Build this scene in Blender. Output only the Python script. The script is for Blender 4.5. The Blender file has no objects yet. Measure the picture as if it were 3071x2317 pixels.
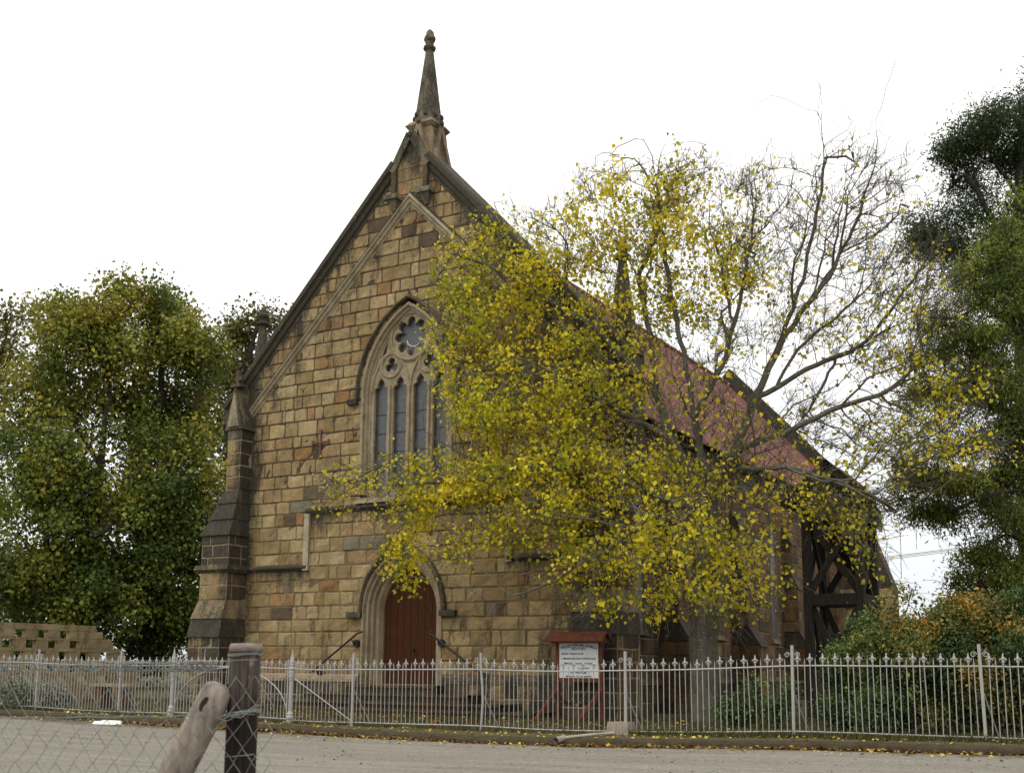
# Stone church behind an iron fence with an autumn tree. World: X along the facade, Y into depth, Z up, road at z = 0.
import bpy, bmesh, math, random
import numpy as np
from mathutils import Vector, Matrix, noise as mnoise

scene = bpy.context.scene
COL = scene.collection
EYE = 1.52

# ------------------------------------------------------------------ camera
YAW, TILT, ROLL = -0.52564, 0.16606, 0.00787
cd = bpy.data.cameras.new("camera")
cam = bpy.data.objects.new("camera", cd)
COL.objects.link(cam)
cd.sensor_fit = 'HORIZONTAL'; cd.sensor_width = 36.0
cd.lens = 3423.1 * 36.0 / 3071.0
cd.shift_y = (1420.0 - 1158.5) / 3071.0
cd.clip_start = 0.1; cd.clip_end = 3000.0
def to_world(v):
    return Vector((v[0]*math.cos(YAW)+v[1]*math.sin(YAW), -v[0]*math.sin(YAW)+v[1]*math.cos(YAW), v[2]))
_f = Vector((0, math.cos(TILT), math.sin(TILT))); _r = Vector((1, 0, 0)); _u = _r.cross(_f)
_r2 = _r*math.cos(ROLL)+_u*math.sin(ROLL); _u2 = _u*math.cos(ROLL)-_r*math.sin(ROLL)
r_, u_, f_ = to_world(_r2), to_world(_u2), to_world(_f)
cam.matrix_world = Matrix(((r_.x, u_.x, -f_.x, 0), (r_.y, u_.y, -f_.y, 0), (r_.z, u_.z, -f_.z, EYE), (0, 0, 0, 1)))
cd.dof.use_dof = True; cd.dof.focus_distance = 31.0; cd.dof.aperture_fstop = 5.0
scene.camera = cam
CAMR = Vector((math.cos(YAW), -math.sin(YAW), 0)); CAMF = Vector((math.sin(YAW), math.cos(YAW), 0))

# ------------------------------------------------------------------ sky and sun
SUN_EL, SUN_AZ = math.radians(52), math.radians(-40)    # azimuth from -Y towards -X
sun_dir = Vector((math.sin(SUN_AZ)*math.cos(SUN_EL), -math.cos(SUN_AZ)*math.cos(SUN_EL), math.sin(SUN_EL)))
world = bpy.data.worlds.new("World"); scene.world = world; world.use_nodes = True
nt = world.node_tree; nt.nodes.clear()
def wn(t, **k):
    n = nt.nodes.new(t)
    for a, b in k.items(): setattr(n, a, b)
    return n
out = wn('ShaderNodeOutputWorld'); add = wn('ShaderNodeAddShader')
bg1 = wn('ShaderNodeBackground'); bg2 = wn('ShaderNodeBackground')
sky = wn('ShaderNodeTexSky', sky_type='NISHITA', sun_disc=False)
sky.sun_elevation = SUN_EL; sky.sun_rotation = math.radians(180) + SUN_AZ
bg1.inputs['Strength'].default_value = 0.05
tc = wn('ShaderNodeTexCoord'); sep = wn('ShaderNodeSeparateXYZ')
mx = wn('ShaderNodeMath', operation='MAXIMUM'); mx.inputs[1].default_value = 0.0
ma = wn('ShaderNodeMath', operation='MULTIPLY_ADD'); ma.inputs[1].default_value = 1.42; ma.inputs[2].default_value = 0.62
ns = wn('ShaderNodeTexNoise'); ns.inputs['Scale'].default_value = 2.2; ns.inputs['Detail'].default_value = 4
nr = wn('ShaderNodeMapRange'); nr.inputs['To Min'].default_value = 0.93; nr.inputs['To Max'].default_value = 1.07
mm = wn('ShaderNodeMath', operation='MULTIPLY')
cr = wn('ShaderNodeValToRGB')
cr.color_ramp.elements[0].position = 0.0; cr.color_ramp.elements[0].color = (0.90, 0.95, 1.0, 1)
cr.color_ramp.elements[1].position = 0.35; cr.color_ramp.elements[1].color = (1.0, 0.985, 0.955, 1)
L = nt.links.new
hs = wn('ShaderNodeHueSaturation'); hs.inputs['Saturation'].default_value = 0.15; L(sky.outputs[0], hs.inputs['Color']); L(hs.outputs[0], bg1.inputs[0]); L(tc.outputs['Generated'], sep.inputs[0]); L(sep.outputs['Z'], mx.inputs[0])
L(mx.outputs[0], ma.inputs[0]); L(tc.outputs['Generated'], ns.inputs['Vector']); L(ns.outputs[0], nr.inputs['Value'])
L(ma.outputs[0], mm.inputs[0]); L(nr.outputs[0], mm.inputs[1]); L(mx.outputs[0], cr.inputs[0])
L(cr.outputs[0], bg2.inputs[0]); L(mm.outputs[0], bg2.inputs[1])
L(bg1.outputs[0], add.inputs[0]); L(bg2.outputs[0], add.inputs[1]); L(add.outputs[0], out.inputs[0])
sd = bpy.data.lights.new("sun", 'SUN'); sd.energy = 0.9; sd.angle = math.radians(25); sd.color = (1.0, 0.95, 0.87)
so = bpy.data.objects.new("sun", sd); COL.objects.link(so)
so.rotation_euler = sun_dir.to_track_quat('Z', 'Y').to_euler()
scene.view_settings.view_transform = 'Standard'; scene.view_settings.look = 'None'
scene.view_settings.exposure = 0.0; scene.view_settings.gamma = 1.0
scene.cycles.max_bounces = 6; scene.cycles.diffuse_bounces = 3; scene.cycles.transmission_bounces = 3
scene.cycles.use_denoising = True

# ------------------------------------------------------------------ helpers
rnd = random.Random(7)
def tag(o, label=None, cat=None, group=None, kind=None):
    if label: o["label"] = label
    if cat: o["category"] = cat
    if group: o["group"] = group
    if kind: o["kind"] = kind
    return o
def empty(name, loc, label, cat, group=None):
    o = bpy.data.objects.new(name, None); COL.objects.link(o); o.location = loc
    o.empty_display_size = 0.2
    return tag(o, label, cat, group)
def link(name, me, parent=None):
    o = bpy.data.objects.new(name, me); COL.objects.link(o)
    if parent is not None:
        o.parent = parent
        o.matrix_parent_inverse = Matrix.Translation(-world_loc(parent))
    return o
def world_loc(o):
    return Vector(o.location) if o.parent is None else Vector((0, 0, 0)) + Vector(o.get("wl", (0, 0, 0)))
def set_attr(me, cols=None, stain=None):
    n = len(me.vertices)
    if cols is not None:
        a = me.attributes.new("col", 'FLOAT_COLOR', 'POINT')
        c = np.ones((n, 4), np.float32)
        c[:, :3] = np.asarray(cols, np.float32)
        a.data.foreach_set("color", c.ravel())
    if stain is not None:
        a = me.attributes.new("stain", 'FLOAT', 'POINT')
        s = np.zeros(n, np.float32); s[:] = stain
        a.data.foreach_set("value", s)

class MB:
    def __init__(s, col=(0.3, 0.22, 0.13), stain=0.0):
        s.v = []; s.f = []; s.c = []; s.s = []; s.col = col; s.stain = stain
    def p(s, q, stain=None):
        s.v.append(tuple(q)); s.c.append(s.col); s.s.append(s.stain if stain is None else stain)
        return len(s.v)-1
    def face(s, ids): s.f.append(tuple(ids))
    def hexa(s, b, t):                       # four points below, four above, both counter-clockwise from above
        i = [s.p(q) for q in b] + [s.p(q) for q in t]
        s.f += [(i[3], i[2], i[1], i[0]), (i[4], i[5], i[6], i[7])]
        for k in range(4):
            j = (k+1) % 4
            s.f.append((i[k], i[j], i[4+j], i[4+k]))
        return s
    def box(s, x0, x1, y0, y1, z0, z1):
        return s.hexa([(x0, y0, z0), (x1, y0, z0), (x1, y1, z0), (x0, y1, z0)], [(x0, y0, z1), (x1, y0, z1), (x1, y1, z1), (x0, y1, z1)])
    def frust(s, a, z0, b, z1):              # a, b = (x0, x1, y0, y1)
        return s.hexa([(a[0], a[2], z0), (a[1], a[2], z0), (a[1], a[3], z0), (a[0], a[3], z0)], [(b[0], b[2], z1), (b[1], b[2], z1), (b[1], b[3], z1), (b[0], b[3], z1)])
    def beam(s, p0, p1, w, h, up=(0, 0, 1)):
        p0, p1 = Vector(p0), Vector(p1); d = (p1-p0).normalized(); up = Vector(up)
        x = d.cross(up)
        if x.length < 1e-4: x = d.cross(Vector((1, 0, 0)))
        x.normalize(); y = x.cross(d)
        q = [(-w/2, -h/2), (w/2, -h/2), (w/2, h/2), (-w/2, h/2)]
        return s.hexa([p0+x*a+y*b for a, b in q], [p1+x*a+y*b for a, b in q])
    def prism(s, pts, vec):
        n = len(pts); vec = Vector(vec)
        a = [s.p(q) for q in pts]; b = [s.p(Vector(q)+vec) for q in pts]
        s.f.append(tuple(reversed(a))); s.f.append(tuple(b))
        for k in range(n):
            j = (k+1) % n; s.f.append((a[k], a[j], b[j], b[k]))
        return s
    def tube(s, path, r, n=6, cap=True):
        path = [Vector(q) for q in path]; m = len(path)
        rr = r if isinstance(r, (list, tuple)) else [r]*m
        rings = []; prev = None
        for k in range(m):
            d = (path[min(k+1, m-1)]-path[max(k-1, 0)])
            d = d.normalized() if d.length > 1e-9 else Vector((0, 0, 1))
            if prev is None:
                x = d.cross(Vector((0, 0, 1)))
                if x.length < 0.05: x = d.cross(Vector((0, 1, 0)))
            else:
                x = prev-d*prev.dot(d)
                if x.length < 1e-4: x = d.cross(Vector((0, 1, 0)))
            x.normalize(); prev = x; y = d.cross(x)
            rings.append([s.p(path[k]+(x*math.cos(6.28319*i/n)+y*math.sin(6.28319*i/n))*rr[k]) for i in range(n)])
        for k in range(m-1):
            for i in range(n):
                j = (i+1) % n
                s.f.append((rings[k][i], rings[k][j], rings[k+1][j], rings[k+1][i]))
        if cap: s.f.append(tuple(reversed(rings[0]))); s.f.append(tuple(rings[-1]))
        return s
    def lathe(s, c, prof, n=8, rot=0.0, cap=True):
        rings = [[s.p((c[0]+r*math.cos(6.28319*(i+rot)/n), c[1]+r*math.sin(6.28319*(i+rot)/n), c[2]+z)) for i in range(n)] for r, z in prof]
        for k in range(len(prof)-1):
            for i in range(n):
                j = (i+1) % n
                s.f.append((rings[k][i], rings[k][j], rings[k+1][j], rings[k+1][i]))
        if cap: s.f.append(tuple(reversed(rings[0]))); s.f.append(tuple(rings[-1]))
        return s
    def merge(s, o):
        b = len(s.v); s.v += o.v; s.c += o.c; s.s += o.s
        s.f += [tuple(i+b for i in f) for f in o.f]
        return s
    def mesh(s, name, m, smooth=False):
        me = bpy.data.meshes.new(name); me.from_pydata(s.v, [], s.f)
        set_attr(me, s.c, s.s)
        me.materials.append(m)
        if smooth: me.polygons.foreach_set("use_smooth", [True]*len(me.polygons))
        me.update()
        return me
    def build(s, name, m, parent=None, smooth=False):
        o = link(name, s.mesh(name, m, smooth), parent)
        return o

# ------------------------------------------------------------------ materials
def material(name):
    m = bpy.data.materials.new(name); m.use_nodes = True
    n = m.node_tree.nodes; n.clear()
    o = n.new('ShaderNodeOutputMaterial'); b = n.new('ShaderNodeBsdfPrincipled')
    m.node_tree.links.new(b.outputs[0], o.inputs[0])
    b.inputs['Specular IOR Level'].default_value = 0.25
    return m, m.node_tree, b
class N:                                     # small node shorthand
    def __init__(s, t): s.t = t
    def new(s, ty, **k):
        n = s.t.nodes.new(ty)
        for a, b in k.items(): setattr(n, a, b)
        return n
    def link(s, a, b): s.t.links.new(a, b)
    def pos(s, scale=(1, 1, 1)):
        g = s.new('ShaderNodeNewGeometry'); m = s.new('ShaderNodeMapping')
        m.inputs['Scale'].default_value = scale; s.link(g.outputs['Position'], m.inputs['Vector'])
        return m.outputs[0]
    def noise(s, vec, scale, detail=3, rough=0.6):
        n = s.new('ShaderNodeTexNoise'); n.inputs['Scale'].default_value = scale
        n.inputs['Detail'].default_value = detail; n.inputs['Roughness'].default_value = rough
        s.link(vec, n.inputs['Vector']); return n.outputs[0]
    def rng(s, v, a, b, c, d):
        n = s.new('ShaderNodeMapRange'); s.link(v, n.inputs['Value'])
        for i, x in zip(('From Min', 'From Max', 'To Min', 'To Max'), (a, b, c, d)): n.inputs[i].default_value = x
        return n.outputs[0]
    def math(s, op, a, b=None):
        n = s.new('ShaderNodeMath', operation=op)
        for i, x in enumerate((a, b)):
            if x is None: continue
            if isinstance(x, (int, float)): n.inputs[i].default_value = x
            else: s.link(x, n.inputs[i])
        return n.outputs[0]
    def mix(s, f, a, b, mode='MIX'):
        n = s.new('ShaderNodeMix', data_type='RGBA', blend_type=mode)
        for i, x in ((0, f), (6, a), (7, b)):
            if isinstance(x, (int, float)): n.inputs[i].default_value = x
            elif isinstance(x, tuple): n.inputs[i].default_value = (*x, 1)
            else: s.link(x, n.inputs[i])
        return n.outputs[2]
    def attr(s, name, fac=False):
        n = s.new('ShaderNodeAttribute', attribute_name=name)
        return n.outputs['Fac'] if fac else n.outputs['Color']
    def bump(s, h, strength, dist, b):
        n = s.new('ShaderNodeBump'); n.inputs['Strength'].default_value = strength; n.inputs['Distance'].default_value = dist
        s.link(h, n.inputs['Height']); s.link(n.outputs[0], b.inputs['Normal'])

def stone_material():
    m, t, b = material("weathered_sandstone"); k = N(t)
    v = k.pos(); vs = k.pos((1.0, 1.0, 0.28))
    c = k.attr("col")
    c = k.mix(1.0, c, k.mix(k.rng(k.noise(v, 2.3, 5, 0.65), 0.3, 0.7, 0, 1), (0.70, 0.66, 0.60), (1.22, 1.2, 1.15)), 'MULTIPLY')
    c = k.mix(k.rng(k.noise(v, 9.0, 4, 0.7), 0.52, 0.72, 0, 0.5), c, (0.24, 0.115, 0.04))
    c = k.mix(1.0, c, k.mix(k.rng(k.noise(v, 38.0, 3, 0.7), 0.3, 0.7, 0, 1), (0.72, 0.72, 0.72), (1.2, 1.2, 1.2)), 'MULTIPLY')
    st = k.math('ADD', k.attr("stain", True), k.rng(k.noise(vs, 2.2, 6, 0.7), 0.25, 0.75, -0.46, 0.50))
    st = k.math('ADD', st, k.rng(k.noise(v, 14.0, 3, 0.7), 0.3, 0.7, -0.16, 0.16))
    lich = k.mix(k.rng(k.noise(v, 22.0, 3, 0.7), 0.42, 0.66, 0, 1), (0.026, 0.024, 0.019), (0.07, 0.066, 0.048))
    c = k.mix(k.rng(st, 0.22, 0.62, 0, 0.92), c, lich)
    t.links.new(c, b.inputs['Base Color']); b.inputs['Roughness'].default_value = 0.92
    k.bump(k.math('ADD', k.noise(v, 26.0, 5, 0.7), k.noise(v, 90.0, 2, 0.6)), 0.8, 0.025, b)
    return m
def plain(name, col, rough=0.7, var=0.2, scale=8.0, col2=None, metal=0.0, bump=0.0, spec=0.25, use_attr=False, stretch=(1, 1, 1), b1=0.3, b2=0.7):
    m, t, b = material(name); k = N(t); v = k.pos(stretch)
    n = k.noise(v, scale, 5, 0.65)
    base = k.attr("col") if use_attr else col
    c = k.mix(k.rng(n, b1, b2, 0, 1), base if not isinstance(base, tuple) else tuple(x*(1-var) for x in col), base if col2 is None and use_attr else (col2 or tuple(min(1, x*(1+var)) for x in col)))
    if use_attr:
        c = k.mix(1.0, c, k.mix(k.rng(n, b1, b2, 0, 1), (1-var,)*3, (1+var,)*3), 'MULTIPLY')
    t.links.new(c, b.inputs['Base Color']); b.inputs['Roughness'].default_value = rough
    b.inputs['Metallic'].default_value = metal; b.inputs['Specular IOR Level'].default_value = spec
    if bump: k.bump(k.noise(v, scale*3, 4, 0.7), bump, 0.02, b)
    return m
def leaf_material(name, trans=0.35):
    m = bpy.data.materials.new(name); m.use_nodes = True; t = m.node_tree; t.nodes.clear(); k = N(t)
    o = k.new('ShaderNodeOutputMaterial'); d = k.new('ShaderNodeBsdfPrincipled'); d.inputs['Roughness'].default_value = 0.55
    d.inputs['Specular IOR Level'].default_value = 0.2
    tr = k.new('ShaderNodeBsdfTranslucent'); mx = k.new('ShaderNodeMixShader'); mx.inputs[0].default_value = trans
    c = k.attr("col"); k.link(c, d.inputs['Base Color']); k.link(c, tr.inputs['Color'])
    k.link(d.outputs[0], mx.inputs[1]); k.link(tr.outputs[0], mx.inputs[2]); k.link(mx.outputs[0], o.inputs[0])
    return m
M_STONE = stone_material()
M_MORTAR = plain("lime_mortar", (0.24, 0.19, 0.12), 0.95, 0.35, 6, bump=0.4)
M_DOOR = plain("varnished_red_wood", (0.058, 0.0205, 0.009), 0.65, 0.5, 5, stretch=(9, 9, 0.6), bump=0.2, spec=0.08)
M_GLASS = plain("leaded_dark_glass", (0.075, 0.078, 0.085), 0.3, 0.4, 12, spec=0.5)
M_LEAD = plain("window_bar", (0.03, 0.03, 0.03), 0.6)
M_BLACK = plain("black_iron", (0.012, 0.012, 0.014), 0.4, spec=0.4)
M_ROOF = plain("red_painted_roof_iron", (0.155, 0.064, 0.054), 0.85, 0.3, 1.6, stretch=(1, 1, .5), bump=0.1, spec=0.08)
M_SILVER = plain("silver_painted_iron", (0.43, 0.42, 0.395), 0.45, 0.22, 14, col2=(0.27, 0.24, 0.19), spec=0.4, b1=0.5, b2=0.75)
M_DARKWOOD = plain("tarred_timber", (0.028, 0.023, 0.018), 0.85, 0.5, 4, stretch=(6, 6, 1), bump=0.3)
M_REDWOOD = plain("brown_stained_wood", (0.125, 0.045, 0.027), 0.75, 0.35, 6, bump=0.15, spec=0.1)
M_WHITE = plain("white_board_paint", (0.66, 0.68, 0.68), 0.55, 0.06, 5)
M_INK = plain("dark_blue_lettering", (0.025, 0.028, 0.045), 0.6)
M_CONC = plain("rough_concrete", (0.26, 0.22, 0.17), 0.95, 0.3, 9, bump=0.6)
M_BARK = None
def bark(name, c1, c2, scale=7):
    m, t, b = material(name); k = N(t)
    v = k.pos((1, 1, 3.2)); w = k.pos((1, 1, 0.35))
    c = k.mix(k.rng(k.noise(w, scale, 5, 0.7), 0.3, 0.7, 0, 1), c1, c2)
    len_ = k.rng(k.noise(k.pos((1, 1, 5.5)), 4.2, 3, 0.6), 0.62, 0.68, 0, 0.55)
    c = k.mix(len_, c, tuple(min(1, x*2.6) for x in c2))
    c = k.mix(k.rng(k.noise(k.pos(), 1.7, 4, 0.6), 0.5, 0.7, 0, 0.5), c, (0.06, 0.065, 0.03))
    t.links.new(c, b.inputs['Base Color']); b.inputs['Roughness'].default_value = 0.9
    k.bump(k.noise(v, 12, 5, 0.7), 0.6, 0.03, b)
    return m
M_BARK = bark("grey_bark", (0.055, 0.047, 0.036), (0.15, 0.135, 0.105))
M_BARKD = plain("dark_bark", (0.035, 0.028, 0.022), 0.9, 0.4, 5, bump=0.5)
M_LEAF = leaf_material("leaf", 0.45)
M_LEAFD = leaf_material("dense_leaf", 0.22)
M_LITTER = leaf_material("fallen_leaf", 0.05)

# ---- crown lobes (x, y, z, radius across, radius up, leaf density) and limb paths
LINDEN_LOBES = [(-16.71,26.15,11.79,0.8,0.69,1),(-17.09,25.92,10.7,0.6,0.81,1),(-16.12,26.49,12.68,0.93,0.75,1),(-15.4,26.33,11.09,1.25,1.02,1),(-14.51,26.84,12.04,1.02,0.91,0.9),(-16.05,25.95,9.5,0.91,0.91,1),(-14.27,26.4,9.64,1.23,1.01,1),(-15.97,25.42,8.09,0.78,0.67,0.9),(-14.66,25.6,7.99,1.21,0.88,1),(-13.06,25.95,8.14,1.08,0.97,1),(-17.02,24.81,6.82,0.88,0.62,0.8),(-18.82,24.35,6.51,0.89,0.51,0.3),(-19.45,23.98,5.93,0.59,0.4,0.2),(-17.03,24.23,5.5,0.77,0.55,0.9),(-17.03,23.65,4.36,0.47,0.65,0.9),(-16.81,23.78,3.65,0.24,0.43,0.9),(-15.41,24.59,5.92,1.04,0.65,1),(-14.41,25.17,6.42,1.19,0.87,1),(-14.75,24.39,4.79,0.96,0.48,0.9),(-15.43,24.0,4.21,0.55,0.32,0.5),(-13.04,25.38,6.34,1.06,0.85,1),(-13.11,24.76,4.98,0.84,0.63,1),(-12.39,24.6,3.91,0.51,0.62,1),(-11.82,25.51,5.34,0.94,0.94,0.78),(-11.41,24.59,3.66,0.81,0.6,0.78),(-11.7,24.43,2.89,0.4,0.25,0.6240000000000001),(-10.36,24.63,4.38,0.79,0.89,0.78),(-10.37,24.62,3.09,0.59,0.4,0.7020000000000001),(-9.42,24.59,4.54,0.78,0.78,0.78),(-8.89,24.9,3.81,0.73,0.63,0.663),(-9.37,24.39,3.42,0.58,0.48,0.78),(-8.2,25.3,3.92,0.58,0.44,0.5459999999999999),(-7.77,25.78,3.52,0.44,0.29,0.35100000000000003),(-8.54,25.1,2.97,0.58,0.34,0.46799999999999997),(-12.52,26.26,12.7,0.87,0.87,0.8),(-13.39,26.34,12.22,0.88,0.66,0.8),(-11.24,26.43,13.67,0.8,0.8,0.7),(-10.31,26.39,13.84,0.52,0.57,0.7),(-10.65,26.19,12.32,0.94,0.84,0.75),(-9.61,26.8,12.58,0.84,0.84,0.36),(-8.79,27.27,12.34,0.63,0.73,0.18),(-9.26,26.42,11.04,0.82,0.62,0.5),(-8.35,26.95,11.17,0.56,0.51,0.22),(-11.48,26.29,10.99,0.96,0.85,0.8),(-12.53,26.26,10.14,0.97,0.87,0.9),(-10.26,26.42,10.59,0.84,0.63,0.45),(-12.02,25.98,8.4,0.85,0.85,0.8),(-10.89,26.05,9.13,0.63,0.63,0.35),(-14.28,26.4,13.34,0.78,0.45,0.25),(-15.9,26.61,13.86,0.58,0.46,0.35),(-12.53,25.68,7.18,0.96,0.74,0.9),(-10.92,25.46,6.07,0.82,0.72,0.8)]
LINDEN_BARE = [(-7.03,28.29,12.61,1.25,1.7,0.03),(-5.96,28.91,13.5,0.91,1.14,0.02),(-5.95,28.92,11.13,1.14,0.91,0.08),(-5.03,28.88,11.2,0.67,0.89,0.06),(-4.88,28.38,9.96,0.88,0.66,0.15),(-6.52,28.59,9.41,1.25,0.79,0.12),(-5.23,28.18,8.79,0.99,0.66,0.3),(-4.3,28.14,7.98,0.86,0.64,0.4),(-4.18,27.63,6.75,0.84,0.63,0.4),(-4.99,27.74,7.41,0.97,0.54,0.25),(-7.35,27.53,7.61,0.78,0.67,0.1),(-5.97,27.17,6.84,1.07,0.64,0.12),(-5.14,27.08,6.09,0.74,0.63,0.12),(-6.64,26.2,5.43,0.84,0.63,0.2),(-6.09,25.95,4.72,0.52,0.52,0.32),(-5.85,26.09,3.79,0.31,0.47,0.35),(-7.39,25.77,5.2,0.63,0.63,0.35),(-8.78,26.12,6.91,0.77,0.88,0.12),(-9.74,25.57,7.7,0.88,0.88,0.15),(-7.96,27.52,10.3,0.79,0.79,0.12),(-8.7,26.75,9.25,0.78,0.78,0.1),(-10.07,26.76,13.93,0.69,0.57,0.15),(-8.82,27.48,13.69,0.8,0.57,0.08),(-12.51,26.27,14.26,0.59,0.47,0.1),(-9.02,25.4,5.92,0.64,0.54,0.2),(-8.18,25.54,5.55,0.53,0.53,0.25)]
LINDEN_LIMBS = [[(-9.73,25.8,0.18),(-9.75,25.91,1.62),(-9.76,26.02,3.04),(-9.7,26.05,4.48),(-9.62,26.09,5.73)],[(-9.62,26.09,5.73),(-9.07,26.42,6.65),(-8.64,26.9,8.09),(-8.08,27.45,9.7),(-7.63,27.94,11.36),(-7.27,28.15,13.11),(-7.01,28.3,14.64),(-7.18,28.2,15.8)],[(-9.07,26.42,6.65),(-7.91,26.63,7.09),(-6.88,26.99,7.57),(-5.76,27.41,7.99),(-4.66,27.93,8.54)],[(-8.64,26.9,8.09),(-7.6,27.73,8.86),(-6.52,28.59,9.53),(-5.33,29.05,10.21)],[(-8.08,27.45,9.7),(-7.12,28.47,11.43),(-6.49,29.07,13.03),(-5.95,29.38,14.84)],[(-9.62,26.09,5.73),(-9.88,25.94,7.56),(-10.13,26.03,9.02),(-10.47,26.07,10.65),(-10.75,26.14,12.57),(-10.83,26.08,13.84)],[(-9.88,25.94,7.56),(-9.24,26.2,8.83),(-8.84,26.55,10.53),(-8.67,27.11,12.51)],[(-9.65,26.08,5.39),(-10.54,26.03,7.06),(-10.98,26.23,8.33),(-11.24,26.31,10.22),(-11.57,26.35,11.66)],[(-10.54,26.03,7.06),(-12.35,26.13,8.22),(-14.39,26.1,9.2),(-16.06,25.71,9.71),(-17.32,25.56,9.7)],[(-10.98,26.23,8.33),(-12.73,26.38,10.32),(-14.59,26.45,11.67),(-16.01,26.32,12.68)],[(-9.69,26.05,5.16),(-11.42,25.74,5.92),(-13.39,25.53,6.51),(-15.23,24.92,6.2),(-16.6,24.82,6.41),(-17.97,24.6,7.12)],[(-9.7,26.05,4.82),(-10.35,25.21,4.88),(-11.04,24.58,4.62),(-11.7,24.2,4.07)],[(-9.62,26.09,5.73),(-8.67,25.72,6.16),(-7.55,25.68,6.07),(-6.58,26.01,5.72)]]
ELM_LOBES = [(-42.15,33.59,16.87,1.61,1.17,1.0),(-41.37,34.77,17.55,1.34,1.19,1.0),(-42.09,32.42,15.16,1.44,1.29,1.0),(-41.13,33.99,15.26,1.75,1.46,1.0),(-44.8,33.64,13.43,1.66,1.66,0.8),(-42.64,34.9,12.98,2.11,1.66,0.8),(-42.36,31.5,10.51,1.56,1.42,0.8),(-40.58,32.91,9.56,2.0,1.57,0.8),(-41.69,31.55,8.0,1.83,1.55,1.0),(-40.96,33.77,7.34,2.04,1.6,1.0),(-42.1,31.21,6.13,1.69,1.55,1.0),(-41.64,33.45,5.3,2.04,1.46,1.0),(-43.72,33.13,3.87,2.07,1.33,1.0),(-40.32,33.39,3.54,1.87,1.15,1.0),(-44.08,33.05,2.27,1.78,0.89,1.0),(-42.02,33.85,2.28,2.06,0.88,1.0)]
OAK_LOBES = [(-40.84,36.66,18.0,1.3,1.14,1.0),(-41.09,37.24,16.05,1.7,1.54,1.0),(-38.61,36.75,16.08,1.2,1.2,1.0),(-38.55,37.8,15.37,0.91,1.37,1.0),(-41.8,37.68,13.61,1.88,1.72,0.85),(-40.14,38.67,13.3,1.41,1.72,0.85),(-39.78,35.31,10.15,1.77,1.62,0.85),(-38.22,36.59,10.23,1.48,1.63,0.9),(-39.3,35.25,7.71,1.91,1.76,1.0),(-38.67,37.41,7.92,1.21,1.81,1.0),(-39.61,34.97,5.34,1.9,1.61,1.0),(-39.13,37.22,5.48,1.36,1.67,1.0),(-40.93,37.06,3.55,1.84,1.38,1.0),(-38.36,36.84,3.36,0.9,1.19,1.0),(-40.29,37.56,2.35,1.39,0.92,1.0)]
PALE_LOBES = [(-51.02,36.54,18.98,1.0,1.0,0.5),(-51.91,36.75,17.36,1.01,1.35,0.5),(-51.66,34.96,17.95,1.48,1.64,0.6),(-52.71,35.37,15.54,1.83,2.0,0.8),(-53.17,36.87,13.24,1.54,2.05,0.7),(-53.89,36.47,10.59,2.05,2.05,1.0),(-50.47,34.89,6.01,1.95,2.43,1.0)]
FAR_LOBES = [(-43.9,46.44,20.42,1.09,0.91,0.6),(-45.14,46.46,19.82,0.92,1.1,0.6),(-42.04,46.32,19.92,1.07,0.71,0.4),(-44.97,45.64,17.46,1.09,1.45,0.7),(-44.91,47.44,17.67,1.11,1.49,0.8),(-46.13,46.75,15.12,1.11,1.67,0.8),(-43.62,44.64,11.54,0.88,1.59,0.8),(-44.19,44.69,8.69,0.71,1.78,0.8),(-43.46,44.39,5.62,0.88,1.58,0.8),(-45.1,45.24,3.4,0.9,1.08,0.8)]
ELM_LIMBS = [[(-41.15,33.93,1.14),(-41.21,33.9,4.15),(-41.2,33.91,7.07),(-40.93,34.06,10.05),(-40.76,34.16,13.86),(-41.28,33.86,16.19)],[(-41.2,33.91,7.07),(-41.69,32.46,9.13),(-42.72,31.87,11.34)],[(-40.93,34.06,10.05),(-43.22,33.89,13.0),(-43.76,33.57,15.19)],[(-41.21,33.9,4.15),(-41.83,32.38,5.51),(-42.04,31.1,6.83)]]
OAK_LIMBS = [[(-40.21,36.79,1.15),(-40.44,36.66,4.28),(-40.8,36.45,7.31),(-40.7,36.51,10.41),(-40.32,36.72,13.58),(-40.22,36.79,16.8)],[(-40.8,36.45,7.31),(-38.83,36.43,9.49),(-38.06,36.88,12.58),(-37.9,36.98,14.77)],[(-40.44,36.66,4.28),(-39.16,37.4,6.11),(-38.86,37.58,8.1)],[(-40.7,36.51,10.41),(-42.15,36.82,12.99),(-42.01,36.9,15.43)]]
PALE_LIMBS = [[(-51.59,35.97,1.05),(-51.9,35.79,6.13),(-52.06,35.7,11.2),(-51.93,35.77,15.54),(-51.23,36.18,18.2)],[(-52.06,35.7,11.2),(-53.05,35.12,14.65),(-52.72,35.31,18.19)]]
FAR_LIMBS = [[(-44.09,46.1,1.12),(-44.32,45.97,6.65),(-44.63,45.79,12.16),(-44.43,45.9,16.88),(-43.58,46.4,19.97)],[(-44.63,45.79,12.16),(-45.19,45.46,15.92)],[(-44.43,45.9,16.88),(-44.69,45.76,19.19)]]
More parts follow.
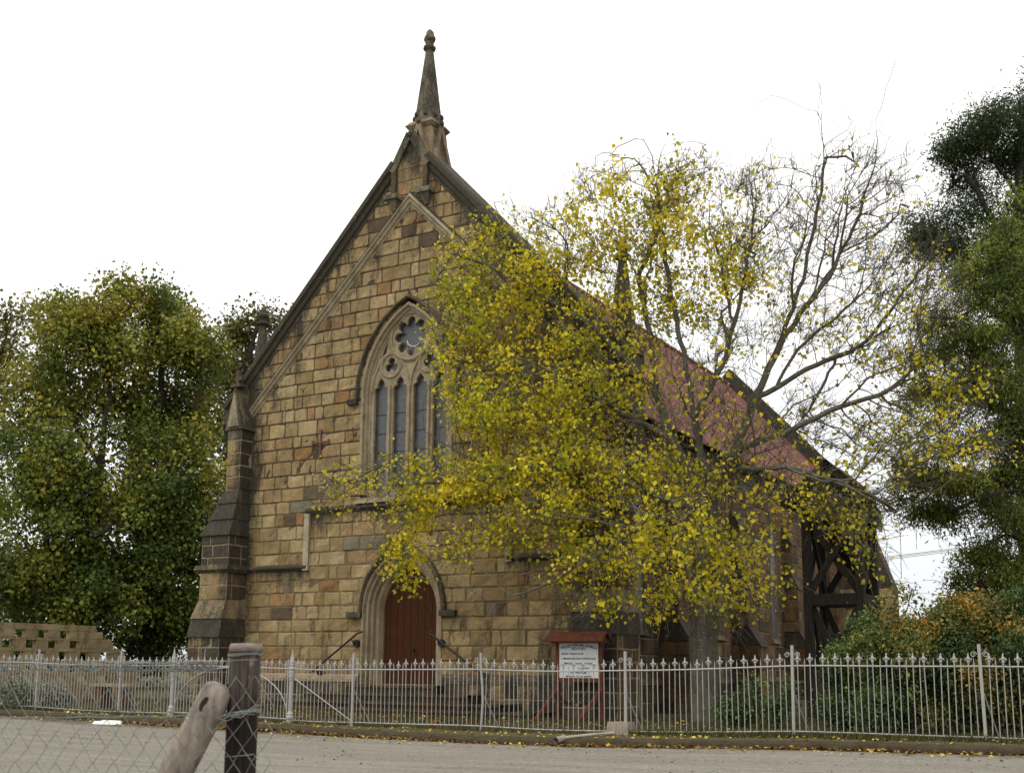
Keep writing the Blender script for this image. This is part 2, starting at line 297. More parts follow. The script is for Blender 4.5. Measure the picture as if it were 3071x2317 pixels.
PINE_LOBES = [(-5.26,49.49,24.45,1.04,0.73,1.0),(-4.3,51.54,25.74,0.88,1.01,1.0),(-6.04,49.0,23.52,0.98,0.73,1.0),(-5.13,51.17,23.59,1.13,0.88,1.0),(-6.7,49.26,23.17,0.62,0.62,1.0),(-6.36,49.75,22.23,0.75,0.62,1.0),(-4.09,51.42,23.46,0.75,1.25,1.0),(-5.88,49.81,21.39,0.74,0.43,0.6),(-6.12,49.16,20.16,0.74,0.43,1.0),(-4.62,49.78,20.38,0.73,0.73,1.0),(-8.06,47.53,19.53,0.61,0.55,1.0),(-7.63,49.3,19.76,0.75,0.56,1.0),(-8.29,48.23,18.93,0.55,0.49,1.0),(-6.88,48.4,18.43,0.73,0.61,0.6),(-7.04,49.97,17.63,0.75,0.63,0.5),(-4.37,50.12,18.69,0.73,0.98,1.0),(-6.87,49.0,20.55,0.62,0.43,0.5),(-6.52,48.92,19.27,0.61,0.49,0.6),(-7.26,49.26,18.93,0.62,0.44,0.6),(-5.63,50.1,19.5,0.74,0.62,0.6),(-5.2,50.39,18.34,0.75,0.75,0.7),(-5.79,49.28,16.93,0.73,0.61,0.5),(-3.33,50.75,24.07,0.73,1.47,1.0),(-3.52,50.57,20.74,0.86,1.47,1.0),(-2.98,51.05,25.95,0.74,0.98,1.0)]
PINE_LIMBS = [[(-5.2,50.16,1.6),(-4.87,50.35,8.3),(-4.58,50.52,15.33),(-4.52,50.56,19.72),(-4.3,50.68,23.48),(-3.92,50.91,25.79)],[(-4.54,50.55,18.24),(-5.62,49.34,20.54),(-6.27,48.97,22.17)],[(-4.56,50.53,16.78),(-6.52,49.39,18.66),(-7.82,48.64,19.69)],[(-4.43,50.61,21.21),(-5.32,50.1,23.01),(-5.72,49.86,24.69)],[(-4.3,50.68,23.48),(-3.47,51.17,25.02)]]
CEDAR_LOBES = [(-2.69,30.79,13.5,0.29,0.41,0.7),(-3.38,32.34,13.35,0.43,0.43,0.6),(-4.11,30.97,12.0,0.42,0.42,0.5),(-4.5,31.54,11.02,0.52,0.43,0.6),(-4.86,32.03,10.55,0.62,0.44,0.6),(-3.8,31.43,9.7,0.59,0.42,0.8),(-3.85,31.29,8.51,0.68,0.42,0.7),(-4.87,29.51,8.42,0.57,0.36,0.6),(-4.06,30.53,7.24,0.66,0.36,0.6),(-3.33,31.6,7.18,0.51,0.53,0.8),(-4.97,31.14,7.16,0.52,0.32,0.5),(-4.09,31.99,5.98,0.69,0.38,0.8),(-3.43,31.21,12.23,0.5,0.47,1.0),(-2.9,30.64,11.15,0.41,0.61,1.0),(-3.68,30.8,11.14,0.42,0.42,1.0),(-3.25,32.78,10.8,0.61,0.6,1.0),(-3.9,30.47,9.92,0.58,0.41,1.0),(-4.98,30.5,9.63,0.68,0.42,0.7),(-4.43,32.15,9.31,0.79,0.49,0.8),(-3.23,30.33,8.92,0.57,0.61,1.0),(-5.55,30.58,8.64,0.47,0.3,0.6),(-4.88,31.94,8.21,0.7,0.38,0.5),(-3.51,30.74,7.66,0.66,0.47,0.8),(-5.76,30.32,6.66,0.38,0.27,1.0),(-5.41,31.52,6.45,0.74,0.44,1.0),(-4.35,29.99,6.32,0.74,0.41,1.0),(-3.61,31.5,6.32,0.59,0.53,1.0),(-6.05,30.71,5.81,0.43,0.24,1.0),(-5.42,30.85,5.61,0.6,0.3,1.0),(-4.74,30.68,5.38,0.59,0.32,1.0),(-3.71,30.55,5.18,0.66,0.41,0.8),(-4.14,31.1,4.41,0.51,0.48,1.0),(-3.46,31.17,4.13,0.46,0.63,1.0),(-4.18,31.04,3.64,0.59,0.48,1.0),(-3.59,31.07,3.13,0.59,0.52,1.0),(-4.71,31.73,3.01,0.52,0.44,1.0),(-2.61,32.76,10.42,0.52,1.08,1.0),(-2.59,31.51,7.45,0.5,1.04,1.0),(-2.81,32.1,4.95,0.51,1.28,1.0),(-2.38,31.52,12.05,0.42,0.83,1.0),(-3.42,31.41,2.64,0.51,0.53,1.0)]
CEDAR_LIMBS = [[(-2.87,31.86,1.16),(-2.71,31.95,4.08),(-2.56,32.04,7.54),(-2.49,32.08,11.14),(-2.57,32.03,13.75)],[(-2.65,31.99,5.36),(-3.33,31.13,6.16),(-4.3,30.22,6.44),(-5.27,29.31,6.13)],[(-2.59,32.03,7.1),(-3.39,31.91,8.13),(-4.37,31.57,8.8),(-5.27,31.05,9.16)],[(-2.69,31.97,4.51),(-3.68,32.09,5.0),(-4.4,31.9,4.57)],[(-2.5,32.08,9.78),(-3.27,31.63,10.86),(-3.77,31.34,11.5)],[(-2.76,31.92,3.24),(-3.49,31.15,3.55),(-4.12,30.56,3.53)],[(-2.62,32.01,6.23),(-3.64,30.26,5.81),(-4.55,29.5,5.43),(-5.38,28.9,5.58)],[(-2.49,32.08,11.14),(-3.05,31.75,12.06)]]
SHRUB_0 = [(-6.01,23.48,1.6,0.24,0.24,1),(-5.76,23.98,1.8,0.28,0.28,1),(-5.81,23.52,1.07,0.34,0.41,1),(-5.57,23.97,2.27,0.19,0.27,0.4),(-5.89,23.12,0.69,0.34,0.23,0.7)]
SHRUB_1 = [(-5.03,23.27,1.92,0.46,0.36,1.0),(-5.27,23.34,1.34,0.53,0.4,1.0),(-4.96,23.02,0.84,0.46,0.39,1.0),(-4.72,23.37,2.31,0.3,0.23,0.6),(-5.03,23.08,2.5,0.14,0.33,0.25),(-4.67,23.25,2.89,0.09,0.3,0.2),(-4.42,23.46,2.96,0.08,0.26,0.2)]
SHRUB_2 = [(-4.13,23.22,2.24,0.49,0.36,1.0),(-4.17,22.92,1.67,0.58,0.45,1.0),(-4.2,23.26,1.04,0.55,0.45,1.0),(-3.84,23.39,2.56,0.32,0.23,0.6)]
SHRUB_3 = [(-3.35,23.29,2.42,0.51,0.35,1.0),(-3.34,23.41,1.86,0.58,0.48,1.0),(-3.39,23.09,1.12,0.57,0.51,1.0),(-3.11,23.41,2.74,0.25,0.16,0.5)]
SHRUB_4 = [(-2.62,23.54,2.42,0.48,0.35,1.0),(-2.57,23.28,1.86,0.53,0.47,1.0),(-2.64,23.53,1.06,0.51,0.51,1.0),(-2.64,23.36,2.76,0.22,0.16,0.5)]
WEED_0 = [(-8.21,24.14,0.67,0.31,0.28,1),(-8.04,24.24,1.09,0.18,0.29,0.4),(-8.4,24.03,0.52,0.29,0.22,1)]
WEED_1 = [(-7.44,24.01,0.62,0.19,0.18,0.6),(-7.19,24.16,0.97,0.14,0.29,0.25)]
WEED_2 = [(-4.96,22.44,0.79,0.38,0.29,1),(-5.16,22.21,0.61,0.25,0.19,1)]
ROSE_LOBES = [(-28.6,21.56,0.65,0.58,0.27,1),(-28.91,21.38,0.51,0.48,0.24,1),(-28.18,21.8,0.56,0.39,0.21,1),(-28.79,21.45,1.07,0.24,0.39,0.3)]
ROSE2_LOBES = [(-27.81,22.02,0.52,0.34,0.21,1),(-27.52,22.19,0.48,0.29,0.17,0.8)]

# ------------------------------------------------------------------ ground
def g(u): return float(np.interp(u, [-60, -28, -24, -18, -12, -9, -6, -3, 0, 20], [.1, .07, .03, 0, 0, .06, .13, .17, .2, .25]))
def kerb_w(u): return float(np.interp(u, [-60, -28, -18, -14, -10, -6, -3, 12], [20.6, 20.5, 20.25, 19.7, 19.5, 19.9, 20.0, 20.0])) + 0.03*math.sin(u*2.1) + 0.02*math.sin(u*5.3)
def yard_z(u, w): return 0.13 + g(u) + 0.012*max(0, min(w, 40)-21.4) + 0.012*math.sin(u*1.7+w)*math.sin(w*1.3)
def sheet(name, us, rows, zf, m, kind='structure'):
    b = MB(); ids = []
    for u in us:
        ids.append([b.p((u, w, zf(u, w))) for w in rows(u)])
    for i in range(len(us)-1):
        for j in range(len(ids[0])-1):
            b.f.append((ids[i][j], ids[i+1][j], ids[i+1][j+1], ids[i][j+1]))
    o = b.build(name, m, smooth=True); tag(o, kind=kind); return o
def road_material():
    m, t, b = material("worn_gravel_road"); k = N(t)
    v = k.pos(); vl = k.pos((0.16, 1.6, 1))
    c = k.mix(k.rng(k.noise(vl, 1.3, 6, 0.7), 0.36, 0.64, 0, 1), (0.162, 0.149, 0.122), (0.275, 0.255, 0.213))
    c = k.mix(k.rng(k.noise(v, 60, 4, 0.8), 0.36, 0.60, 0.85, 0), c, (0.10, 0.088, 0.068))
    c = k.mix(k.rng(k.noise(k.pos((.5, 1, 1)), 24, 4, 0.8), 0.48, 0.66, 0, 0.6), c, (0.40, 0.37, 0.30))
    c = k.mix(k.rng(k.noise(v, 17, 3, 0.7), 0.62, 0.72, 0, 0.8), c, (0.40, 0.38, 0.33))
    c = k.mix(k.rng(k.noise(v, 6.0, 2, 0.5), 0.70, 0.74, 0, 0.9), c, (0.07, 0.055, 0.045))
    sp = k.new('ShaderNodeSeparateXYZ'); k.link(v, sp.inputs[0])
    edge = k.math('ADD', k.rng(sp.outputs['Y'], 18.7, 20.0, 0, 0.8), k.rng(k.noise(v, 1.6, 5, 0.7), 0.3, 0.7, -0.4, 0.3))
    c = k.mix(k.rng(edge, 0.3, 0.6, 0, 0.85), c, (0.075, 0.058, 0.036))
    t.links.new(c, b.inputs['Base Color']); b.inputs['Roughness'].default_value = 0.95
    k.bump(k.math('ADD', k.noise(v, 70, 3, 0.7), k.noise(v, 15, 3, 0.6)), 0.7, 0.03, b)
    return m
def soil_material(name, c1, c2, c3, s=1.4):
    m, t, b = material(name); k = N(t); v = k.pos()
    c = k.mix(k.rng(k.noise(v, s, 5, 0.7), 0.35, 0.65, 0, 1), c1, c2)
    c = k.mix(k.rng(k.noise(v, 8, 4, 0.7), 0.5, 0.7, 0, 0.8), c, c3)
    c = k.mix(1.0, c, k.mix(k.rng(k.noise(v, 50, 3, 0.7), 0.3, 0.7, 0, 1), (0.6,)*3, (1.35,)*3), 'MULTIPLY')
    t.links.new(c, b.inputs['Base Color']); b.inputs['Roughness'].default_value = 0.97
    k.bump(k.noise(v, 30, 5, 0.75), 0.9, 0.05, b)
    return m
M_ROAD = road_material()
M_KERB = soil_material("mossy_kerb", (0.055, 0.040, 0.022), (0.075, 0.06, 0.03), (0.028, 0.027, 0.012), 2.2)
M_PATH = soil_material("mossy_pavement", (0.105, 0.08, 0.044), (0.085, 0.075, 0.028), (0.14, 0.108, 0.065), 1.1)
M_YARD = soil_material("mossy_yard", (0.065, 0.06, 0.018), (0.09, 0.07, 0.032), (0.045, 0.048, 0.013), 0.8)
M_FIELD = soil_material("far_grass", (0.05, 0.06, 0.02), (0.08, 0.075, 0.03), (0.04, 0.05, 0.02), 0.3)
_b = MB(); _b.f.append(tuple(_b.p(q) for q in ((-1500, -1500, -0.12), (1500, -1500, -0.12), (1500, 1500, -0.12), (-1500, 1500, -0.12))))
tag(_b.build("ground", M_FIELD), kind='structure')
US = [-60+0.75*i for i in range(100)]
sheet("road", US, lambda u: [-12, 0, 8, 12, 15, 17, 18.5, 19.3, kerb_w(u)+0.05], lambda u, w: g(u)+0.012*math.sin(u*.9)*math.sin(w*1.1), M_ROAD)
UF = [-60+0.25*i for i in range(300)]
_b = MB(); ids = []
for u in UF:                                   # kerb: a worn step, face and rounded lip
    k0 = kerb_w(u); r = 0.012*math.sin(u*9)+rnd.uniform(-.012, .012)
    ids.append([_b.p((u, k0+a, g(u)+z)) for a, z in ((0.0, -0.1), (0.0+r, 0.03), (0.025+r, 0.09+r), (0.08, 0.125), (0.24, 0.136), (0.26, -0.05))])
for i in range(len(UF)-1):
    for j in range(5): _b.f.append((ids[i][j], ids[i+1][j], ids[i+1][j+1], ids[i][j+1]))
tag(_b.build("kerb", M_KERB, smooth=True), kind='structure')
sheet("pavement", US, lambda u: [kerb_w(u)+0.25, 20.9, 21.3, 21.75], lambda u, w: 0.128+g(u)+0.01*math.sin(u*2.3+w*4), M_PATH)
sheet("yard", US, lambda u: [21.7, 22.3, 23, 24, 25, 26, 27, 28, 30, 34, 40, 60, 90], lambda u, w: yard_z(u, w)-(0.02 if w < 21.8 else 0), M_YARD)

# ------------------------------------------------------------------ church
C = -19.72; WF = 27.6
def Z(z): return z + EYE                       # heights were taken from eye level
PAL = [((0.357, 0.268, 0.140), 8), ((0.310, 0.227, 0.112), 7), ((0.404, 0.318, 0.175), 4), ((0.326, 0.210, 0.100), 1.7), ((0.280, 0.157, 0.069), .7), ((0.207, 0.189, 0.136), .8), ((0.124, 0.092, 0.060), .7), ((0.377, 0.291, 0.150), 5)]
PALS = [((0.158, 0.100, 0.046), 5), ((0.134, 0.077, 0.032), 4), ((0.182, 0.119, 0.057), 4), ((0.134, 0.063, 0.031), 1.5), ((0.067, 0.048, 0.028), 2), ((0.201, 0.143, 0.076), 2)]  # darker stones for sides and steps; shade under the tree painted into them
srng = random.Random(11)
def pick(pal):
    t = srng.uniform(0, sum(w for _, w in pal))
    for c, w in pal:
        t -= w
        if t <= 0: break
    f = srng.uniform(0.9, 1.1)
    return tuple(x*f*srng.uniform(.97, 1.03) for x in c)
STONES = []                                    # (size in view, builder)
def stone(frame, quad, depth, col, stain_f, weight=1.0, rough=0.012):
    O, ea, eb, n = frame; b = MB(col)
    (x0, y0), (x1, y1), (x2, y2), (x3, y3) = quad
    w = max(abs(x1-x0), abs(x2-x3)); h = abs(y3-y0)
    if w < 0.05 or h < 0.04: return
    ex = min(0.3, 0.028/w); ey = min(0.3, 0.028/h)
    S = [0, ex, 0.34, 0.67, 1-ex, 1]; T = [0, ey, 0.5, 1-ey, 1]
    base = depth+srng.uniform(-0.006, 0.012); tilt = srng.uniform(-.008, .008)
    ids = []
    for j, t in enumerate(T):
        row = []
        for i, s in enumerate(S):
            x = (x0*(1-s)+x1*s)*(1-t)+(x3*(1-s)+x2*s)*t; y = (y0*(1-s)+y1*s)*(1-t)+(y3*(1-s)+y2*s)*t
            edge = i in (0, 5) or j in (0, 4)
            d = -0.007 if edge else base+tilt*(s-.5)*2+srng.uniform(-rough, rough)
            jx, jy = (srng.uniform(-.011, .011), srng.uniform(-.010, .010)) if not edge else (srng.uniform(-.006, .006), srng.uniform(-.006, .006))
            row.append(b.p(O+ea*(x+jx)+eb*(y+jy)+n*d, stain_f(x, y)))
        ids.append(row)
    for j in range(4):
        for i in range(5):
            b.f.append((ids[j][i], ids[j][i+1], ids[j+1][i+1], ids[j+1][i]))
    STONES.append((w*h*weight, b))
def fill_rows(frame, levels, spans, depth=0.015, pal=PAL, stain=lambda a, z: 0.0, weight=1.0, avg=0.82, gap=0.011, rough=0.012):
    for z0, z1 in zip(levels[:-1], levels[1:]):
        for (lb, rb, lt, rt) in spans(z0, z1):
            L0, R0 = min(lb, lt), max(rb, rt)
            if R0-L0 < 0.08: continue
            cuts = [L0]; x = L0+srng.uniform(0.35, 1.0)*avg
            while x < R0-0.3:
                cuts.append(x); x += srng.choice([0.45, 0.7, 0.9, 1.0, 1.1, 1.35])*avg*srng.uniform(.9, 1.1)
            cuts.append(R0)
            for i in range(len(cuts)-1):
                a0, a1 = cuts[i], cuts[i+1]
                bl, tl = max(a0, lb), max(a0, lt); br, tr = min(a1, rb), min(a1, rt)
                gl = gap if i else 0.004; gr = gap if i < len(cuts)-2 else 0.004
                if br-bl < 0.02 and tr-tl < 0.02: continue
                br = max(br, bl+.03); tr = max(tr, tl+.03)
                stone(frame, ((bl+gl, z0+gap), (br-gr, z0+gap), (tr-gr, z1-gap), (tl+gl, z1-gap)), depth, pick(pal), stain, weight, rough)
def levels(z0, z1, h=0.415):
    n = max(1, round((z1-z0)/h)); zs = [z0+(z1-z0)*i/n for i in range(n+1)]
    return [z if i in (0, n) else z+srng.uniform(-.035, .035) for i, z in enumerate(zs)]

church = empty("stone_church", (C, WF, 0.2), "sandstone gabled church with pointed spirelet, big traceried window and red arched door", "church")
def arch_hw(z, hw, spring, apex):              # half width of a pointed opening at height z
    if z <= spring: return hw
    if z >= apex: return 0.0
    h = apex-spring; R = (hw*hw+h*h)/(2*hw)
    return math.sqrt(max(0, R*R-(z-spring)**2))-(R-hw)
def arch_path(hw, base, spring, apex, n=14):
    h = apex-spring; R = (hw*hw+h*h)/(2*hw); a = math.asin(min(1, h/R))
    right = [(-(R-hw)+R*math.cos(a*i/n), spring+R*math.sin(a*i/n)) for i in range(n+1)]
    pts = [(-hw, base)]+[(-x, z) for x, z in right]
    pts += [(x, z) for x, z in reversed(right[:-1])]+[(hw, base)]
    return pts                                 # runs from left foot over the apex to right foot
def sweep(b, path, prof, O, ea, eb, n, closed=False):
    m = len(path); ids = []
    for i in range(m):
        p0 = path[i-1] if i else path[i]; p2 = path[i+1] if i < m-1 else path[i]; p1 = path[i]
        def nrm(a, c):
            d = (c[0]-a[0], c[1]-a[1]); l = math.hypot(*d) or 1; return (-d[1]/l, d[0]/l)
        n1 = nrm(p0, p1) if i else nrm(p1, p2); n2 = nrm(p1, p2) if i < m-1 else n1
        q = (n1[0]+n2[0], n1[1]+n2[1]); l = math.hypot(*q) or 1; q = (q[0]/l, q[1]/l)
        s = 1/max(0.35, q[0]*n1[0]+q[1]*n1[1])
        ids.append([b.p(O+ea*(p1[0]+q[0]*o*s)+eb*(p1[1]+q[1]*o*s)+n*d) for o, d in prof])
    k = len(prof)
    for i in range(m-1):
        for j in range(k-1): b.f.append((ids[i][j], ids[i+1][j], ids[i+1][j+1], ids[i][j+1]))
    b.f.append(tuple(ids[0])); b.f.append(tuple(reversed(ids[-1])))
    return b
EX, EY, EZ = Vector((1, 0, 0)), Vector((0, 1, 0)), Vector((0, 0, 1))
FO = Vector((C, WF, EYE)); FN = Vector((0, -1, 0))        # facade frame: a = x - C, z from eye level
FRONT = (FO, EX, EZ, FN)
PALE = (0.345, 0.295, 0.205); MIDT = (0.30, 0.24, 0.15); DARK = (0.11, 0.092, 0.066)
APEX, SL = 16.35, 1.077
D_HW, D_SP, D_AP = 1.44, 1.55, 3.42            # outer line of the door surround
W_HW, W_SP, W_AP, W_BOT = 1.72, 8.25, 11.12, 5.0 # outer line of the window surround
def gable_hw(z, cut=0.30): return min(6.95, max(0.0, (APEX-cut-z)/SL))
def openings(z):
    r = []
    if z < D_AP: r.append(arch_hw(z, D_HW, D_SP, D_AP))
    if W_BOT < z < W_AP: r.append(arch_hw(z, W_HW, W_SP, W_AP))
    return max(r) if r else 0.0
def facade_spans(out):
    def f(z0, z1):
        o0, o1 = out(z0), out(z1); h0, h1 = openings(z0+1e-4), openings(z1-1e-4)
        if h0 <= 0.02 and h1 <= 0.02: return [(-o0, o0, -o1, o1)]
        h0, h1 = max(0, h0-.05), max(0, h1-.05)
        return [(-o0, -h0, -o1, -h1), (h0, o0, h1, o1)]
    return f
# core of the front wall, built in strips round the openings
core = MB()
zz = sorted(set([round(-1.45+0.21*i, 3) for i in range(84)]+[W_BOT, D_AP, W_AP, D_SP, W_SP]))
zz = [z for z in zz if z < APEX-0.32]+[APEX-0.31]
for z0, z1 in zip(zz[:-1], zz[1:]):
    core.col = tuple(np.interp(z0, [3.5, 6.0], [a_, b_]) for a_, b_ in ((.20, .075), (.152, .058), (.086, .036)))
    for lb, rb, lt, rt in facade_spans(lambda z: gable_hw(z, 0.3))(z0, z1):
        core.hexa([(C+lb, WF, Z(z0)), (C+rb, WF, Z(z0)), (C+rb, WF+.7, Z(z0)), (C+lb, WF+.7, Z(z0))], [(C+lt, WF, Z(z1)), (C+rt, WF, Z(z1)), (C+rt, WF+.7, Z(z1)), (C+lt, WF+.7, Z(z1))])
facade = core.build("front_wall", M_STONE, church)
def fstain(a, z):
    s = 0.0; A = abs(a)
    rake = (APEX-z)-A*SL                       # distance below the sloping coping
    s = max(s, 0.70*max(0, 1-rake/1.9), 0.40*max(0, 1-rake/6), .10)
    s = max(s, 0.40*max(0, 1-abs(rake-2.35)/0.55) if rake < 2.4 else 0)
    if z < 2.98 and A > 3.5: s = max(s, 0.55*max(0, 1-(2.98-z)/1.0))
    if z < 4.66 and A < 3.8: s = max(s, 0.55*max(0, 1-(4.66-z)/0.9))
    if A > 5.4: s = max(s, 0.62*(A-5.4)/0.75 if z > 3 else 0.5*(A-5.2)/0.9)
    if z < 0.2: s = max(s, 0.2)
    if a > 3.6: s = max(s, min(.34, .12+.1*(a-3.6)))
    return s
lv = levels(-0.30, 2.98)+levels(2.98, 4.68)[1:]+levels(4.68, APEX-0.35)[1:]
fill_rows(FRONT, lv, facade_spans(lambda z: min(6.2, gable_hw(z, 0.42))), stain=fstain, weight=3.0, avg=0.74, rough=.017)
# string courses, raised over the door, with pale uprights
def strip(path, prof, col, stain, name, parent=church, frame=FRONT):
    b = MB(col, stain); sweep(b, path, prof, frame[0], frame[1], frame[2], frame[3]); return b.build(name, M_STONE, parent)
SC = [(0.11, -0.01), (0.09, 0.06), (0.02, 0.13), (-0.03, 0.13), (-0.07, 0.07), (-0.11, 0.05), (-0.13, -0.01)]
strip([(-6.25, 2.97), (-3.62, 2.97)], SC, MIDT, 0.72, "string_course")
strip([(3.62, 2.97), (6.25, 2.97)], SC, MIDT, 0.75, "string_course")
strip([(-3.72, 4.72), (3.72, 4.72)], SC, MIDT, 0.75, "string_course")
for s in (-1, 1):
    b = MB((0.44, 0.39, 0.29), -0.05); b.box(C+s*3.66-.1, C+s*3.66+.1, WF-.10, WF+.02, Z(2.86), Z(4.64)); b.build("upright_moulding", M_STONE, church)
# plinth with a moulded top, left and right of the door
for s, a0, a1 in ((-1, -6.3, -1.5), (1, 1.5, 6.3)):
    b = MB(MIDT, 0.5); b.box(C+a0, C+a1, WF-.13, WF+.05, 0.1, Z(-.50)); pl = b.build("plinth", M_MORTAR, church)
    strip([(a0, -0.38), (a1, -0.38)], [(0.10, -.01), (0.08, .05), (0.02, .12), (-0.03, .13), (-.05, .17), (-0.14, .17), (-.15, -.01)], (0.36, 0.29, 0.19) if s < 0 else (0.25, 0.2, 0.13), 0.15 if s < 0 else 0.5, "plinth_moulding")
    fill_rows((FO+FN*.13, EX, EZ, FN), [-1.36, -0.92, -0.52], lambda z0, z1, a0=a0, a1=a1: [(a0, a1, a0, a1)], stain=lambda a, z: 0.5, weight=1.0, avg=1.0, pal=PALS+PAL[:2])
# inner gable moulding
IA = 14.25
strip([(-6.25, IA-6.25*.995), (0, IA), (6.25, IA-6.25*.995)], [(0.20, -.01), (0.19, .10), (0.10, .16), (0.06, .10), (-0.02, .09), (-0.05, .03), (-0.10, .03), (-.11, -.01)], PALE, 0.12, "gable_moulding")
strip([(-6.25, IA+.235-6.25*.995), (0, IA+.235), (6.25, IA+.235-6.25*.995)], [(0.08, -.01), (0.07, .09), (-.02, .12), (-.03, -.01)], DARK, 0.6, "gable_moulding_weathering")
# gable coping
CW = 7.35
for s in (-1, 1):
    b = MB(MIDT, 0.82)
    pts = [(s*CW, APEX-CW*SL), (s*0.66, APEX-.66*SL)] if s < 0 else [(0.66, APEX-.66*SL), (CW, APEX-CW*SL)]
    sweep(b, pts, [(0.10, -.95), (0.10, .14), (0.03, .20), (-.10, .20), (-.14, .12), (-.27, .10), (-.30, .03), (-.40, .03), (-.42, -.01)], FO, EX, EZ, FN)
    cp = b.build("gable_coping", M_STONE, church)
    b = MB(MIDT, 0.5); b.box(C+s*7.0-.35, C+s*7.0+.35, WF-.12, WF+.9, Z(APEX-CW*SL-.6), Z(APEX-CW*SL+.12)); b.build("kneeler", M_STONE, church)
# window surround, hood and tracery
WI = 1.42                                       # clear half width inside the frame
strip(arch_path(1.50, W_BOT+.1, W_SP, W_AP-.36), [(0.22, -.01), (0.20, .05), (0.12, .05), (0.08, -.04), (0.03, -.05), (0.0, -.12), (-0.05, -.13), (-.06, -.34)], PALE, 0.02, "window_surround")
strip(arch_path(1.86, W_SP-.15, W_SP, W_AP+.05), [(0.06, -.01), (0.045, .11), (-.02, .14), (-.055, .09), (-.07, -.01)], (.16, .13, .09), 0.4, "window_hood")
for s in (-1, 1):
    b = MB(DARK, .55); b.box(C+s*2.0-.18, C+s*2.0+.18, WF-.16, WF+.02, Z(W_SP-.30), Z(W_SP-.13)); b.build("hood_stop", M_STONE, church)
b = MB(PALE, 0.15); b.hexa([(C-1.75, WF-.16, Z(4.82)), (C+1.75, WF-.16, Z(4.82)), (C+1.75, WF+.4, Z(4.82)), (C-1.75, WF+.4, Z(4.82))], [(C-1.75, WF-.10, Z(4.95)), (C+1.75, WF-.10, Z(4.95)), (C+1.75, WF+.4, Z(5.16)), (C-1.75, WF+.4, Z(5.16))]); b.build("window_sill", M_STONE, church)
def filled_curve(name, loops, extr, bev, y):
    cu = bpy.data.curves.new(name, 'CURVE'); cu.dimensions = '2D'; cu.fill_mode = 'BOTH'; cu.extrude = extr; cu.bevel_depth = bev; cu.bevel_resolution = 1
    for lp in loops:
        sp = cu.splines.new('POLY'); sp.points.add(len(lp)-1); sp.use_cyclic_u = True
        for q, (x, z) in zip(sp.points, lp): q.co = (x, z, 0, 1)
    t = bpy.data.objects.new(name, cu); COL.objects.link(t)
    bpy.context.view_layer.update()
    me = bpy.data.meshes.new_from_object(t.evaluated_get(bpy.context.evaluated_depsgraph_get()))
    bpy.data.objects.remove(t); bpy.data.curves.remove(cu)
    me.transform(Matrix(((1, 0, 0, C), (0, 0, -1, y), (0, 1, 0, EYE), (0, 0, 0, 1))))
    return me
def foil(cx, cz, r0, r1, n, ph, k=72, pw=0.7):
    o = []
    for i in range(k):
        t = 6.28319*i/k; o.append((cx+(r0+(r1-r0)*abs(math.cos(n*(t-ph)/2))**pw)*math.cos(t), cz+(r0+(r1-r0)*abs(math.cos(n*(t-ph)/2))**pw)*math.sin(t)))
    return o
def lancet(x0, x1, z0, zs):
    c = (x0+x1)/2; h = (x1-x0)/2
    head = [(1, 0), (1.0, .25), (.88, .45), (.6, .55), (.52, .66), (.60, .85), (.45, 1.15), (.2, 1.45), (0, 1.65)]
    return [(x0, z0)]+[(c-h*a, zs+h*q) for a, q in head]+[(c+h*a, zs+h*q) for a, q in reversed(head[:-1])]+[(x1, z0)]
LAN = [(-1.36, -0.83), (-0.64, -0.11), (0.11, 0.64), (0.83, 1.36)]
ROSE = (0.0, 9.95); TFZ = 9.1
holes = [lancet(a, b_, 5.22, 8.32) for a, b_ in LAN]
holes += [foil(-.72, TFZ, .13, .27, 3, math.pi/2, 36), foil(.72, TFZ, .13, .27, 3, math.pi/2, 36), foil(ROSE[0], ROSE[1], .40, .64, 8, math.pi/8+.39, 96, .55)]
for s in (-1, 1): holes.append([(s*1.17, 9.35), (s*1.0, 9.72), (s*.84, 9.95), (s*.92, 9.5)])
outer = arch_path(1.50, 5.05, W_SP, W_AP-.36, 20)
tr = link("window_tracery", filled_curve("window_tracery", [outer]+holes, .05, .02, WF+.22), church)
set_attr(tr.data, PALE, 0.02); tr.data.materials.clear(); tr.data.materials.append(M_STONE)
b = MB(PALE, 0.0)
for cx, cz, r, rr in ((0, ROSE[1], .75, .065), (-.72, TFZ, .37, .045), (.72, TFZ, .37, .045)):
    b = MB(PALE, 0.05); b.tube([(C+cx+r*math.cos(6.28319*i/40), WF+.15, Z(cz+r*math.sin(6.28319*i/40))) for i in range(41)], rr, 6, False); b.build("tracery_ring", M_STONE, tr)
for x in (-.725, 0, .725):
    b = MB(PALE, 0.0); b.prism([(C+x-.07, WF+.18, Z(5.1)), (C+x-.025, WF+.09, Z(5.1)), (C+x+.025, WF+.09, Z(5.1)), (C+x+.07, WF+.18, Z(5.1))], (0, 0, 3.35)); b.build("mullion", M_STONE, tr)
for s in (-1, 1):
    pth = arch_path(.70, 8.3, 8.35, 9.55, 8)
    b = MB(PALE, 0.05); b.tube([(C+s*.725+x, WF+.15, Z(z)) for x, z in pth], .05, 6, False); b.build("tracery_arch", M_STONE, tr)
for a, b_ in LAN:
    q = MB((.05, .05, .055)); q.box(C+a-.04, C+b_+.04, WF+.30, WF+.315, Z(5.15), Z(9.0)); gp = q.build("glass_pane", M_GLASS, tr)
    for zb in (5.8, 6.4, 7.0, 7.6): 
        q = MB(); q.box(C+a, C+b_, WF+.285, WF+.295, Z(zb), Z(zb+.02)); q.build("saddle_bar", M_LEAD, tr)
